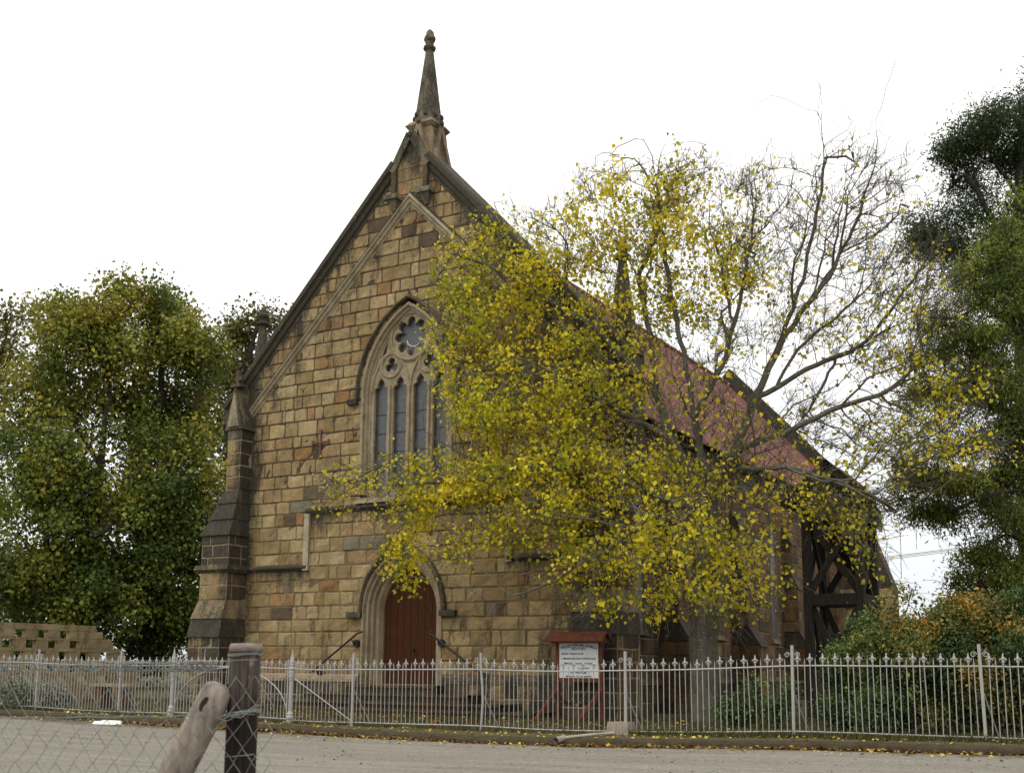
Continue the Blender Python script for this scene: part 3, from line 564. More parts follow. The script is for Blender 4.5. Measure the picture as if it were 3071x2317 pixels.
for cx, cz, r in ((0, ROSE[1], .7), (-.72, TFZ, .3), (.72, TFZ, .3), (-1.02, 9.65, .32), (1.02, 9.65, .32)):
    q = MB(); q.prism([(C+cx+r*math.cos(6.28319*i/16), WF+.32, Z(cz+r*math.sin(6.28319*i/16))) for i in range(16)], (0, .012, 0)); q.build("glass_pane", M_GLASS, tr)
q = MB(); q.tube([(C+.02+.27*math.cos(t), WF+.30, Z(ROSE[1]-.03+.27*math.sin(t))) for t in [math.pi*(1.05+.08*i) for i in range(11)]], .016, 5); q.build("pale_glazing_line", M_WHITE, tr)
# door
strip(arch_path(1.20, -0.58, D_SP, D_AP-.30), [(0.26, -.01), (0.24, .06), (0.16, .07), (0.12, -.02), (0.05, -.03), (0.02, -.14), (-.05, -.15), (-.08, -.26), (-.16, -.28), (-.24, -.42), (-.24, -.5)], (0.36, 0.30, 0.20), 0.10, "door_surround")
strip(arch_path(1.50, D_SP-.05, D_SP, D_AP+.12), [(0.09, -.01), (0.07, .13), (-.02, .17), (-.07, .10), (-.09, -.01)], (.25, .2, .13), 0.42, "door_hood")
for s in (-1, 1):
    b = MB((.15, .125, .09), .45); b.box(C+s*1.68-.27, C+s*1.68+.27, WF-.17, WF+.02, Z(D_SP-.17), Z(D_SP-.01)); b.build("hood_stop", M_STONE, church)
for s in (-1, 1):                               # two leaves of vertical boards
    lf = MB((.1, .03, .01)); nb = 4
    outl = arch_path(1.0, -0.60, D_SP, D_AP-.50, 12)
    half = [q for q in outl if q[0]*s >= -1e-6]
    if s < 0: half = half+[(0, -0.60)]
    else: half = [(0, -.60)]+half
    pts = [(C+x, WF+.52, Z(z)) for x, z in half]
    leafo = MB().prism(pts, (0, .05, 0)).build("door_leaf", M_DOOR, church)
    for i in range(nb):
        x0, x1 = i*.25+.006, (i+1)*.25-.004
        zt = min(arch_hw(x, 1, 0, 1) if False else 99 for x in (0,))
        def top(x):
            lo, hi = D_SP, D_AP-.50
            for _ in range(24):
                m_ = (lo+hi)/2
                if arch_hw(m_, 1.0, D_SP, D_AP-.50) > x: lo = m_
                else: hi = m_
            return lo
        q = MB(); q.prism([(C+s*x0, WF+.49, Z(-.60)), (C+s*x1, WF+.49, Z(-.60)), (C+s*x1, WF+.49, Z(top(x1))), (C+s*x0, WF+.49, Z(top(x0)))], (0, .04, 0)); q.build("door_board", M_DOOR, leafo)
    if s > 0:
        q = MB(); q.lathe((C+.12, WF+.46, Z(.43)), [(.02, -.04), (.045, -.02), (.045, .02), (.02, .04)], 8); q.build("door_knob", M_BLACK, leafo)
        q = MB(); q.box(C+.09, C+.15, WF+.478, WF+.495, Z(.20), Z(.34)); q.build("key_plate", M_BLACK, leafo)
b = MB(); b.box(C-1.3, C+1.3, WF+.6, WF+.66, Z(-.6), Z(3.2)); b.build("door_lining", M_BLACK, church)
# steps: four broad slabs of dressed blocks, widening downwards
for i, (zt, zb, hw, wf, c0) in enumerate(((-.58, -.81, 1.62, 27.05, .48), (-.81, -1.03, 2.9, 26.72, .54), (-1.03, -1.20, 4.1, 26.40, .56), (-1.20, -1.42, 5.25, 26.08, .56))):
    x = -hw
    while x < hw-.05:
        x1 = min(hw, x+srng.uniform(.8, 1.4))
        if hw-x1 < .3: x1 = hw
        b = MB(pick(PALS), c0+srng.uniform(-.08, .08)); r = srng.uniform(-.012, .012)
        b.hexa([(C+x+.006, wf+.03+r, Z(zb)), (C+x1-.006, wf+.03+r, Z(zb)), (C+x1-.006, WF+.1, Z(zb)), (C+x+.006, WF+.1, Z(zb))],
               [(C+x+.006, wf+r, Z(zt)-.03), (C+x1-.006, wf+r, Z(zt)-.03), (C+x1-.006, WF+.1, Z(zt)), (C+x+.006, WF+.1, Z(zt))])
        b.frust((C+x+.006, C+x1-.006, wf-.04+r, wf+.2), Z(zt)-.075, (C+x+.006, C+x1-.006, wf-.03+r, wf+.2), Z(zt)-.004)
        b.build("step_block", M_STONE, church); x = x1
b = MB((.3, .25, .17), .1); b.box(C-1.0, C+1.0, WF-.05, WF+.6, Z(-.7), Z(-.574)); b.build("door_sill", M_STONE, church)
# buttresses at the two front corners
def bstain(z):
    if 3.0 < z < 5.6: return 0.66
    if z < 1.5: return 0.55
    return 0.3
for s in (-1, 1):
    X = lambda a: C+s*a
    def fr(a0, a1, w0, z0, b0, b1, v0, z1, col=MIDT, st=.5, name="buttress_stage", back=WF+.3):
        xa, xb = sorted((X(a0), X(a1))); ya, yb = sorted((X(b0), X(b1)))
        q = MB(col, st); q.frust((xa, xb, w0, back), Z(z0), (ya, yb, v0, back), Z(z1)); return q.build(name, M_STONE, church)
    def shaft(a0, a1, w0, z0, z1, st_add=0.0, pal=PAL):
        xa, xb = sorted((a0*s, a1*s))
        q = MB(); q.box(C+xa, C+xb, w0, WF+.3, Z(z0), Z(z1)); q.build("buttress_core", M_MORTAR, church)
        stf = lambda a, z: bstain(z)+st_add+(0.3 if s > 0 else 0)  # right buttress darker still: tree shade painted over its stains
        lvl = levels(z0, z1, .40)
        fill_rows((Vector((C, w0, EYE)), EX, EZ, FN), lvl, lambda z0_, z1_: [(xa, xb, xa, xb)], stain=lambda a, z: stf(a, z)+.45*max(0, ((a-xa)/(xb-xa) if s < 0 else 1-(a-xa)/(xb-xa))-.45), weight=1.4, avg=.6, pal=pal)
        if s < 0: fill_rows((Vector((C+xb, w0, EYE)), EY, EZ, EX), lvl, lambda z0_, z1_: [(0, WF-w0, 0, WF-w0)], stain=lambda a, z: .62+.1*(z > 3), weight=1.0, avg=.6, pal=PALS)  # face turned from the sun, its shade painted into the stone
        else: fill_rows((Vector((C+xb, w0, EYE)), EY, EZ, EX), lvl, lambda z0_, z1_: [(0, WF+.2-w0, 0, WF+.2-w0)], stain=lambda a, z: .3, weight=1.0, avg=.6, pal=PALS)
    shaft(6.15, 7.46, 26.50, -1.4, 0.84)
    fr(6.10, 7.50, 26.44, .80, 6.13, 7.44, 26.56, 1.42, DARK, .5, "weathering")
    fr(6.12, 7.46, 26.52, 1.38, 6.15, 7.33, 26.72, 1.98, MIDT, .34, "weathering")
    shaft(6.15, 7.32, 26.72, 1.96, 2.96, -.05)
    shaft(6.15, 7.30, 26.72, 2.96, 4.06, .1)
    b = MB(MIDT, .62)
    xa, xb = sorted((X(6.05), X(7.45))); b.frust((xa, xb, 26.64, WF), Z(2.84), (xa, xb, 26.58, WF), Z(2.92)); b.frust((xa-.03, xb+.03, 26.56, WF), Z(2.92), (xa, xb, 26.62, WF), Z(3.07)); b.build("buttress_string", M_STONE, church)
    fr(6.08, 7.38, 26.64, 4.02, 6.12, 7.10, 26.84, 4.58, DARK, .62, "weathering")
    fr(6.10, 7.16, 26.78, 4.54, 6.13, 6.92, 26.98, 5.12, DARK, .62, "weathering")
    fr(6.11, 6.98, 26.93, 5.08, 6.15, 6.74, 27.06, 5.54, DARK, .6, "weathering")
    shaft(6.15, 6.72, 27.05, 5.52, 7.55, .08)
    # steep gabled cap with a worn cross
    xa, xb = sorted((X(6.05), X(6.82))); xm = (xa+xb)/2
    b = MB(MIDT, .6); b.prism([(xa, 26.97, Z(7.5)), (xb, 26.97, Z(7.5)), (xb-.06, 26.97, Z(7.62)), (xm, 26.97, Z(9.0)), (xa+.06, 26.97, Z(7.62))], (0, 1.0, 0)); cap = b.build("buttress_cap", M_STONE, church)
    b = MB(PALE, .26); b.prism([(xa+.14, 26.94, Z(7.6)), (xb-.14, 26.94, Z(7.6)), (xm, 26.94, Z(8.75))], (0, .05, 0)); b.build("cap_panel", M_STONE, cap)
    b = MB(DARK, .4); b.box(xm-.22, xm+.22, 26.95, 27.3, Z(8.92), Z(9.02)); b.box(xm-.07, xm+.07, 27.03, 27.18, Z(9.0), Z(9.5)); b.box(xm-.18, xm+.18, 27.04, 27.17, Z(9.14), Z(9.28)); b.build("cap_finial", M_STONE, cap)
def spirelet(cx, cy, z0, zb, hb, z1, r1, z2, name, st, n=8):
    """square base z0..zb of half width hb, eight sided spire to z1, finial to z2"""
    b = MB(MIDT, st); b.box(cx-hb, cx+hb, cy-hb, cy+hb, Z(z0), Z(zb)); base = b.build(name, M_STONE, church)
    b = MB(MIDT, st); b.lathe((cx, cy, EYE), [(hb*1.0, zb-.02), (hb*.86, zb+.12), (r1, z1)], n, .5); b.build("spire_cone", M_STONE, base)
    h = z2-z1
    b = MB(MIDT, st+.05); b.lathe((cx, cy, EYE), [(r1, z1-.02), (r1*2.1, z1+.05*h), (r1*2.1, z1+.16*h), (r1*1.1, z1+.24*h), (r1*1.25, z1+.36*h), (r1*1.7, z1+.48*h), (r1*1.7, z1+.58*h), (r1*1.2, z1+.68*h), (r1*.95, z1+.85*h), (r1*.3, z1+h)], n, .5); b.build("spire_finial", M_STONE, base)
    return base
for s in (-1, 1):
    spirelet(C+s*6.78, 28.5, 5.6, 9.2, .45, 11.45, .12, 12.1, "corner_pinnacle", .66)
# central spirelet on the apex
cx, cy = C+.08, 28.3
b = MB(MIDT, .42); b.frust((cx-.58, cx+.58, cy-.58, cy+.58), Z(15.1), (cx-.42, cx+.42, cy-.42, cy+.42), Z(16.85)); base = b.build("spire_base", M_STONE, church)
b = MB(MIDT, .4); b.frust((cx-.45, cx+.45, cy-.45, cy+.45), Z(16.82), (cx-.53, cx+.53, cy-.53, cy+.53), Z(16.93)); b.frust((cx-.53, cx+.53, cy-.53, cy+.53), Z(16.93), (cx-.42, cx+.42, cy-.42, cy+.42), Z(17.08)); b.build("spire_collar", M_STONE, base)
b = MB((.21, .185, .13), .42); b.lathe((cx, cy, EYE), [(.47, 17.05), (.435, 17.3), (.13, 19.66)], 8, .5); b.build("spire_cone", M_STONE, base)
b = MB(DARK, .4)
for i in range(8):
    t = 6.28319*(i+.5)/8; b.lathe((cx+.44*math.cos(t), cy+.44*math.sin(t), Z(17.28)), [(.02, -.10), (.075, -.03), (.075, .05), (.02, .12)], 6)
    b.build("crocket", M_STONE, base); b = MB(DARK, .4)
b = MB(MIDT, .5); b.lathe((cx, cy, EYE), [(.13, 19.62), (.21, 19.70), (.21, 19.78), (.13, 19.84), (.15, 19.95), (.20, 20.04), (.19, 20.12), (.15, 20.18), (.12, 20.32), (.03, 20.42)], 8, .5); b.build("spire_finial", M_STONE, base)
for t in range(4):                              # steep gablets on the four faces
    R = Matrix.Rotation(t*math.pi/2, 4, 'Z'); O = Vector((cx, cy, EYE))
    def rot(x, y, z): return O+(R @ Vector((x, y, z)))
    q = MB((.3, .25, .17), .30); 
    for sg in (-1, 1): q.beam(rot(sg*.50, -.60, 15.35), rot(0, -.47, 16.95), .13, .12, up=(rot(0, -1, 0)-O))
    q.build("gablet_edge", M_STONE, base)
    q = MB(DARK, .35); q.lathe(rot(0, -.53, 17.0), [(.03, -.10), (.09, -.03), (.08, .05), (.03, .12)], 6); q.build("gablet_knob", M_STONE, base)
# front gablet: a narrow pointed niche on two thin shafts with corbels, below the spirelet
b = MB((.24, .18, .10), .42); b.prism([(C-.60, WF-.06, Z(14.42)), (C+.60, WF-.06, Z(14.42)), (C+.60, WF-.06, Z(15.5)), (C+.04, WF-.06, Z(16.40)), (C-.04, WF-.06, Z(16.40)), (C-.60, WF-.06, Z(15.5))], (0, .5, 0)); nf = b.build("niche_face", M_STONE, church)
for i in range(3):
    z0, z1 = 14.5+.42*i, 14.5+.42*(i+1)
    for x0, x1 in ((-.48, .02), (.03, .48)) if i % 2 else ((-.48, -.1), (-.09, .48)):
        q = MB(pick(PAL), .42); q.box(C+x0, C+x1, WF-.085, WF-.05, Z(z0)+.008, Z(z1)-.008); q.build("niche_stone", M_STONE, nf)
b = MB(DARK, .4); b.lathe((C, WF-.08, Z(16.44)), [(.05, -.16), (.15, -.06), (.16, .02), (.10, .10), (.04, .2)], 8); b.build("niche_knob", M_STONE, nf)
for s in (-1, 1):
    b = MB(DARK, .45); b.box(C+s*.60-.08, C+s*.60+.08, WF-.17, WF+.3, Z(14.5), Z(15.5)); sh = b.build("niche_shaft", M_STONE, church)
    b = MB((.2, .175, .12), .42); b.beam((C+s*.68, WF-.10, Z(15.3)), (C+s*.03, WF-.10, Z(16.46)), .24, .16, up=(0, 1, 0)); b.build("gablet_edge", M_STONE, sh)
    b = MB((.27, .25, .19), .35); b.box(C+s*.62-.26, C+s*.62+.26, WF-.30, WF+.02, Z(14.36), Z(14.5)); b.frust((C+s*.62-.07, C+s*.62+.07, WF-.08, WF+.02), Z(14.02), (C+s*.62-.16, C+s*.62+.16, WF-.24, WF+.02), Z(14.36)); b.build("niche_corbel", M_STONE, sh)
# side walls
SW = 6.95; WR = 57.0; EAVE = 6.9
for x0_ in (C+SW-.6, C-SW): MB().box(x0_, x0_+.6, WF+.1, WR, 0.05, Z(EAVE)).build("side_wall", M_MORTAR, church)
LANC = [(29.0, .27), (35.3, .27), (41.2, .27), (46.8, .27)]
def side_spans(z0, z1):
    cuts = []
    for w, h in LANC:
        h0 = arch_hw(z0, h+.12, 4.4, 5.25) if z0 > 0.9 else 0; h1 = arch_hw(z1, h+.12, 4.4, 5.25) if z1 > 0.9 else 0
        if max(h0, h1) > 0: cuts.append((w-WF, h0, h1))
    sp = []; l0 = l1 = 0.0
    for c_, h0, h1 in cuts: sp.append((l0, c_-h0, l1, c_-h1)); l0, l1 = c_+h0, c_+h1
    sp.append((l0, WR-WF, l1, WR-WF)); return sp
def side_stain_shade(a, z): return max(.3, .5*max(0, 1-(EAVE-z)/1.4), .42 if z < 0.3 else 0)  # stains plus an overall darkening that paints the tree's shade on the wall
fill_rows((Vector((C+SW, WF, EYE)), EY, EZ, EX), levels(-1.42, EAVE, .43), side_spans, pal=PALS, stain=side_stain_shade, weight=.5, avg=.85, depth=.03)
for w, h in LANC:
    lw = MB(); lw.box(C+SW-.02, C+SW+.006, w-h, w+h, Z(1.0), Z(4.95)); lo = lw.build("lancet_window", M_GLASS, church)
    b = MB((.19, .12, .07), .3); sweep(b, arch_path(h, 1.0, 4.4, 5.2, 6), [(0.13, .0), (0.12, .04), (0.03, .03), (0.0, -.02)], Vector((C+SW, w, EYE)), EY, EZ, EX); b.build("window_frame", M_STONE, lo)
    b = MB((.2, .13, .08), .3); b.frust((C+SW-.02, C+SW+.14, w-h-.15, w+h+.15), Z(.84), (C+SW-.02, C+SW+.06, w-h-.15, w+h+.15), Z(1.0)); b.build("window_sill", M_STONE, lo)
for w in (30.35, 36.5, 42.3, 48.1):                   # side buttresses with two slopes
    x0 = C+SW-.1
    for z0, z1, pr0, pr1, nm, st in ((-1.42, .70, .95, .95, "buttress_stage", .35), (.66, 1.30, 1.02, .62, "weathering", .6), (1.28, 2.9, .60, .60, "buttress_stage", .3), (2.86, 3.5, .66, .36, "weathering", .55), (3.48, 4.6, .36, .36, "buttress_stage", .3), (4.56, 5.2, .42, .10, "weathering", .5)):
        q = MB((.2, .125, .065) if "stage" in nm else (.13, .1, .07), st); q.frust((x0, x0+.1+pr0, w, w+.85), Z(z0), (x0, x0+.1+pr1, w, w+.85), Z(z1)); q.build(nm, M_STONE, church)
        if "stage" in nm:
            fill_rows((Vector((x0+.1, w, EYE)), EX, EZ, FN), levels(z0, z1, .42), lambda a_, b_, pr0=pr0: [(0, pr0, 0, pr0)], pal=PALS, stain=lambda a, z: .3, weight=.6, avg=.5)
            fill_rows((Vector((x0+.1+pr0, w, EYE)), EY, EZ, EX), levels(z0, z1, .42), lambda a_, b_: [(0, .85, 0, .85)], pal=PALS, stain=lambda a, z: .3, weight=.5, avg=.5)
b = MB((.16, .12, .08), .4); b.frust((C+SW, C+SW+.12, WF+.2, WR), Z(-.52), (C+SW, C+SW+.06, WF+.2, WR), Z(-.34)); b.build("side_plinth", M_STONE, church)
b = MB((.05, .04, .03)); b.box(C+SW-.05, C+SW+.14, WF+.9, WR-.1, Z(EAVE-.25), Z(EAVE-.02)); b.build("eaves_board", M_DARKWOOD, church)
# roof of red painted sheets, ridge below the parapet gables
RZ = 14.75; rs = (RZ-EAVE)/7.32
for s in (-1, 1):
    n = 16
    for i in range(n):
        y0 = WF+.75+(WR-WF-.75)*i/n; y1 = WF+.75+(WR-WF-.75)*(i+1)/n; dz = .018 if i % 2 else 0
        P = lambda t, y, k: (C+s*7.34*t, y, Z(RZ-t*(RZ-EAVE)+dz+k))
        q = MB(); a = [P(1, y0, -.05), P(1, y1+.02, -.05), P(0, y1+.02, -.05), P(0, y0, -.05)]; t_ = [P(1, y0, 0), P(1, y1+.02, 0), P(0, y1+.02, 0), P(0, y0, 0)]
        if s < 0: a.reverse(); t_.reverse()
        q.hexa(a, t_)
        q.build("roof_sheet", M_ROOF, church)
b = MB(); b.tube([(C, WF+.75, Z(RZ+.03)), (C, WR, Z(RZ+.03))], .13, 8); b.build("roof_ridge", M_ROOF, church)
# rear gable wall with raised coping on both flanks
b = MB((.2, .15, .09), .3); b.prism([(C-SW, WR, 0.05), (C+SW, WR, 0.05), (C+SW, WR, Z(EAVE)), (C+.1, WR, Z(RZ)), (C-.1, WR, Z(RZ)), (C-SW, WR, Z(EAVE))], (0, .6, 0)); b.build("rear_wall", M_STONE, church)
for s in (-1, 1):
    q = [(C+s*7.45, WR-.02, Z(EAVE-.3)), (C+s*7.45, WR-.02, Z(EAVE+.75)), (C, WR-.02, Z(RZ+.95)), (C, WR-.02, Z(RZ-.1))]
    if s > 0: q.reverse()
    b = MB((.10, .08, .055), .6); b.prism(q, (0, .64, 0)); b.build("rear_coping", M_STONE, church)
# low vestry beyond the far end
b = MB((.11, .078, .044), .42); b.box(C+SW, -10.15, 49.3, 50.2, 0.05, Z(3.3)); b.prism([(C+SW, 49.3, Z(3.3)), (-10.15, 49.3, Z(3.3)), (-10.9, 49.3, Z(5.4)), (C+SW, 49.3, Z(5.4))], (0, .9, 0)); b.build("vestry", M_STONE, church)
fill_rows((Vector((C+SW, 49.3, EYE)), EX, EZ, FN), levels(-1.4, 3.3, .43), lambda a_, b_: [(0, 2.6, 0, 2.6)], pal=PAL, stain=lambda a, z: .1, weight=.3)
# the stones themselves: the 300 that show largest as parts, the rest as one part
STONES.sort(key=lambda q: -q[0])
for k, (_, b) in enumerate(STONES[:300]): b.build("stone", M_STONE, facade)
rest = MB()
for _, b in STONES[300:]: rest.merge(b)
tag(rest.build("stonework", M_STONE, church), kind='stuff')
# cramp in the shape of a cross on the front wall
b = MB(); b.box(C-3.285, C-3.235, WF-.06, WF-.03, Z(6.40), Z(7.28)); b.box(C-3.58, C-3.285, WF-.06, WF-.03, Z(6.865), Z(6.915)); b.box(C-3.235, C-2.94, WF-.06, WF-.03, Z(6.865), Z(6.915))
for x_, z_, w_, h_ in ((-3.26, 7.26, .07, .03), (-3.26, 6.40, .06, .03), (-3.58, 6.89, .03, .08), (-2.94, 6.89, .03, .08)): b.box(C+x_-w_, C+x_+w_, WF-.058, WF-.031, Z(z_-h_), Z(z_+h_))
M_CROSS = plain("faded_red_iron", (0.15, 0.055, 0.05), 0.7, 0.3, 10)
o = b.build("wall_tie", M_CROSS, church); o["label"] = "faded red iron cross on the front wall"

# ------------------------------------------------------------------ foliage tools
def fast_mesh(name, verts, tris, cols, mat_):
    me = bpy.data.meshes.new(name); n = len(verts); m = len(tris)
    me.vertices.add(n); me.vertices.foreach_set("co", np.asarray(verts, np.float32).ravel())
    me.loops.add(m*3); me.loops.foreach_set("vertex_index", np.asarray(tris, np.int32).ravel())
    me.polygons.add(m); me.polygons.foreach_set("loop_start", np.arange(0, m*3, 3, dtype=np.int32))
    me.update(calc_edges=True)
    set_attr(me, cols, 0.0); me.materials.append(mat_)
    return me
def leaves_mesh(name, pos, size, cols, mat_, seed, droop=0.4, slim=0.42, fold=0.18):
    r = np.random.RandomState(seed); n = len(pos)
    d = r.normal(size=(n, 3)); d[:, 2] -= droop*1.6; d /= np.linalg.norm(d, axis=1)[:, None]
    q = r.normal(size=(n, 3)); q[:, 2] += 0.9; s = np.cross(d, q); s /= np.linalg.norm(s, axis=1)[:, None]
    nn = np.cross(s, d); L_ = (size*r.uniform(.5, 1.4, n))[:, None]
    w = slim*r.uniform(.85, 1.15, n)[:, None]
    base = pos; tip = pos+d*L_
    l = pos+d*L_*.42+s*L_*w+nn*L_*fold; rr = pos+d*L_*.42-s*L_*w+nn*L_*fold
    v = np.stack([base, l, tip, rr], 1).reshape(-1, 3)
    i = np.arange(n)*4
    t = np.stack([np.stack([i, i+1, i+2], 1), np.stack([i, i+2, i+3], 1)], 1).reshape(-1, 3)
    return fast_mesh(name, v, t, np.repeat(cols, 4, 0), mat_)
def lobe_points(lobes, n, seed, ydep=1.0, bare_w=.8, sub=(10, .3), flat=1.0):
    """points in the lobes of a crown, gathered into small clumps; returns points, leaf density and clump tone"""
    r = np.random.RandomState(seed); lob = np.array(lobes, float)
    area = lob[:, 3]*lob[:, 4]*np.where(lob[:, 5] < .3, bare_w, 1.0); k = r.choice(len(lob), n, p=area/area.sum())
    m = sub[0]; cen = r.normal(size=(len(lob), m, 3)); l_ = np.linalg.norm(cen, axis=2, keepdims=True); cen = cen/l_*np.minimum(l_*.5, 1.0)
    tone = r.uniform(size=(len(lob), m)); j = r.randint(0, m, n)
    L_ = lob[k]; rx = L_[:, 3]; rz = L_[:, 4]; off = r.normal(size=(n, 3))*sub[1]; off[:, 2] *= flat
    p = L_[:, :3]+(cen[k, j]+off)*np.stack([rx, (rx+rz)/2*ydep, rz], 1)
    return p, L_[:, 5], tone[k, j]
def grow(limbs, attr, step, kill, iters=90, trop=(0, 0, 0.0), seed=0, radial=None):
    """branch skeleton: given limbs, then twigs growing towards the points of attr"""
    P = []; par = []; rank = []
    for li, lim in enumerate(limbs):
        prev = -1
        if li:
            q = np.array(lim[0]); prev = int(np.argmin(((np.array(P)-q)**2).sum(1)))
        for a, b in zip(lim[:-1], lim[1:]):
            a, b = np.array(a), np.array(b); m = max(1, int(np.linalg.norm(b-a)/step))
            for i in range(0 if prev < 0 and len(P) == 0 else 1, m+1):
                q = a+(b-a)*i/m
                if len(P): q = q+np.array([math.sin(len(P)*1.7), math.cos(len(P)*2.3), math.sin(len(P)*.9)])*step*.10
                P.append(q); par.append(prev); prev = len(P)-1; rank.append(0 if li == 0 else 1)
    P = [np.array(q) for q in P]
    A = np.array(attr); X = np.array(P)
    nd = np.full(len(A), 1e9); ni = np.zeros(len(A), int); alive = np.ones(len(A), bool)
    def update(lo):
        for s0 in range(lo, len(P), 400):
            Q = np.array(P[s0:min(len(P), s0+400)])
            d2 = ((A[:, None, :]-Q[None])**2).sum(2); j = d2.argmin(1); m = d2[np.arange(len(A)), j]
            bt = m < nd; nd[bt] = m[bt]; ni[bt] = j[bt]+s0
    update(0); rg = np.random.RandomState(seed)
    for it in range(iters):
        alive &= nd > kill*kill
        if not alive.any() or len(P) > 40000: break
        idx = np.where(alive)[0]; nod = ni[idx]; pp = np.array(P)
        v = A[idx]-pp[nod]; v /= np.linalg.norm(v, axis=1)[:, None]
        acc = {}
        for a_, b_ in zip(nod, v):
            if a_ in acc: acc[a_] = acc[a_]+b_
            else: acc[a_] = b_.copy()
        lo = len(P)
        for nd_, dv in acc.items():
            l = np.linalg.norm(dv)
            if l < 1e-6: continue
            dv = dv/l+np.array(trop)+rg.normal(size=3)*.16
            if radial is not None:
                ro = pp[nd_]-np.array(radial[0]); dv = dv+ro/np.linalg.norm(ro)*radial[1]
            dv /= np.linalg.norm(dv)
            P.append(pp[nd_]+dv*step); par.append(nd_); rank.append(2)
        update(lo)
    return np.array(P), np.array(par), np.array(rank), ni
def branch_meshes(P, par, rank, r_tip, r_base, power=2.4, minr=0.0, sides=(8, 5, 3), cut=.045, taper=.8, limb=.64):
    n = len(P); kids = [[] for _ in range(n)]
    for i, p in enumerate(par):
        if p >= 0: kids[p].append(i)
    r = np.zeros(n); acc = np.zeros(n)
    for i in range(n-1, -1, -1):
        r[i] = max(r_tip, acc[i]**(1/power)) if acc[i] > 0 else r_tip
        if par[i] >= 0: acc[par[i]] += r[i]**power
    k = math.log(r_base/r_tip)/math.log(max(1.01, r[0]/r_tip)); r = r_tip*(r/r_tip)**k
    r = np.where((rank > 0) & (r > .035), .035+(r-.035)*limb, r)
    for i in range(n):
        if kids[i]:
            m_ = max(kids[i], key=lambda j: r[j]); r[m_] = max(r[m_], r[i]*taper if r[i] > .03 else 0)
    big = MB((.1, .09, .07)); small = MB((.1, .09, .07))
    done = [False]*n
    order = sorted(range(n), key=lambda i: -r[i])
    starts = [0]
    stack = [(0, None)]
    while stack:
        s, pr = stack.pop()
        ch = [] if pr is None else [pr]
        rad = [] if pr is None else [min(r[pr], r[s]*1.25)]
        i = s
        while True:
            ch.append(i); rad.append(r[i])
            if not kids[i]: break
            nx = max(kids[i], key=lambda j: r[j])
            for j in kids[i]:
                if j != nx: stack.append((j, i))
            i = nx
        if len(ch) < 2: continue
        m = max(rad[1:] or rad)
        tgt = big if m > cut else small
        rad[-1] *= .5
        tgt.tube([P[q] for q in ch], rad, sides[0] if m > .09 else (sides[1] if m > .025 else sides[2]), False)
    return big, small
def ramp(t, stops):
    t = np.clip(t, 0, 1); xs = [s[0] for s in stops]
    return np.stack([np.interp(t, xs, [s[1][c] for s in stops]) for c in range(3)], 1)
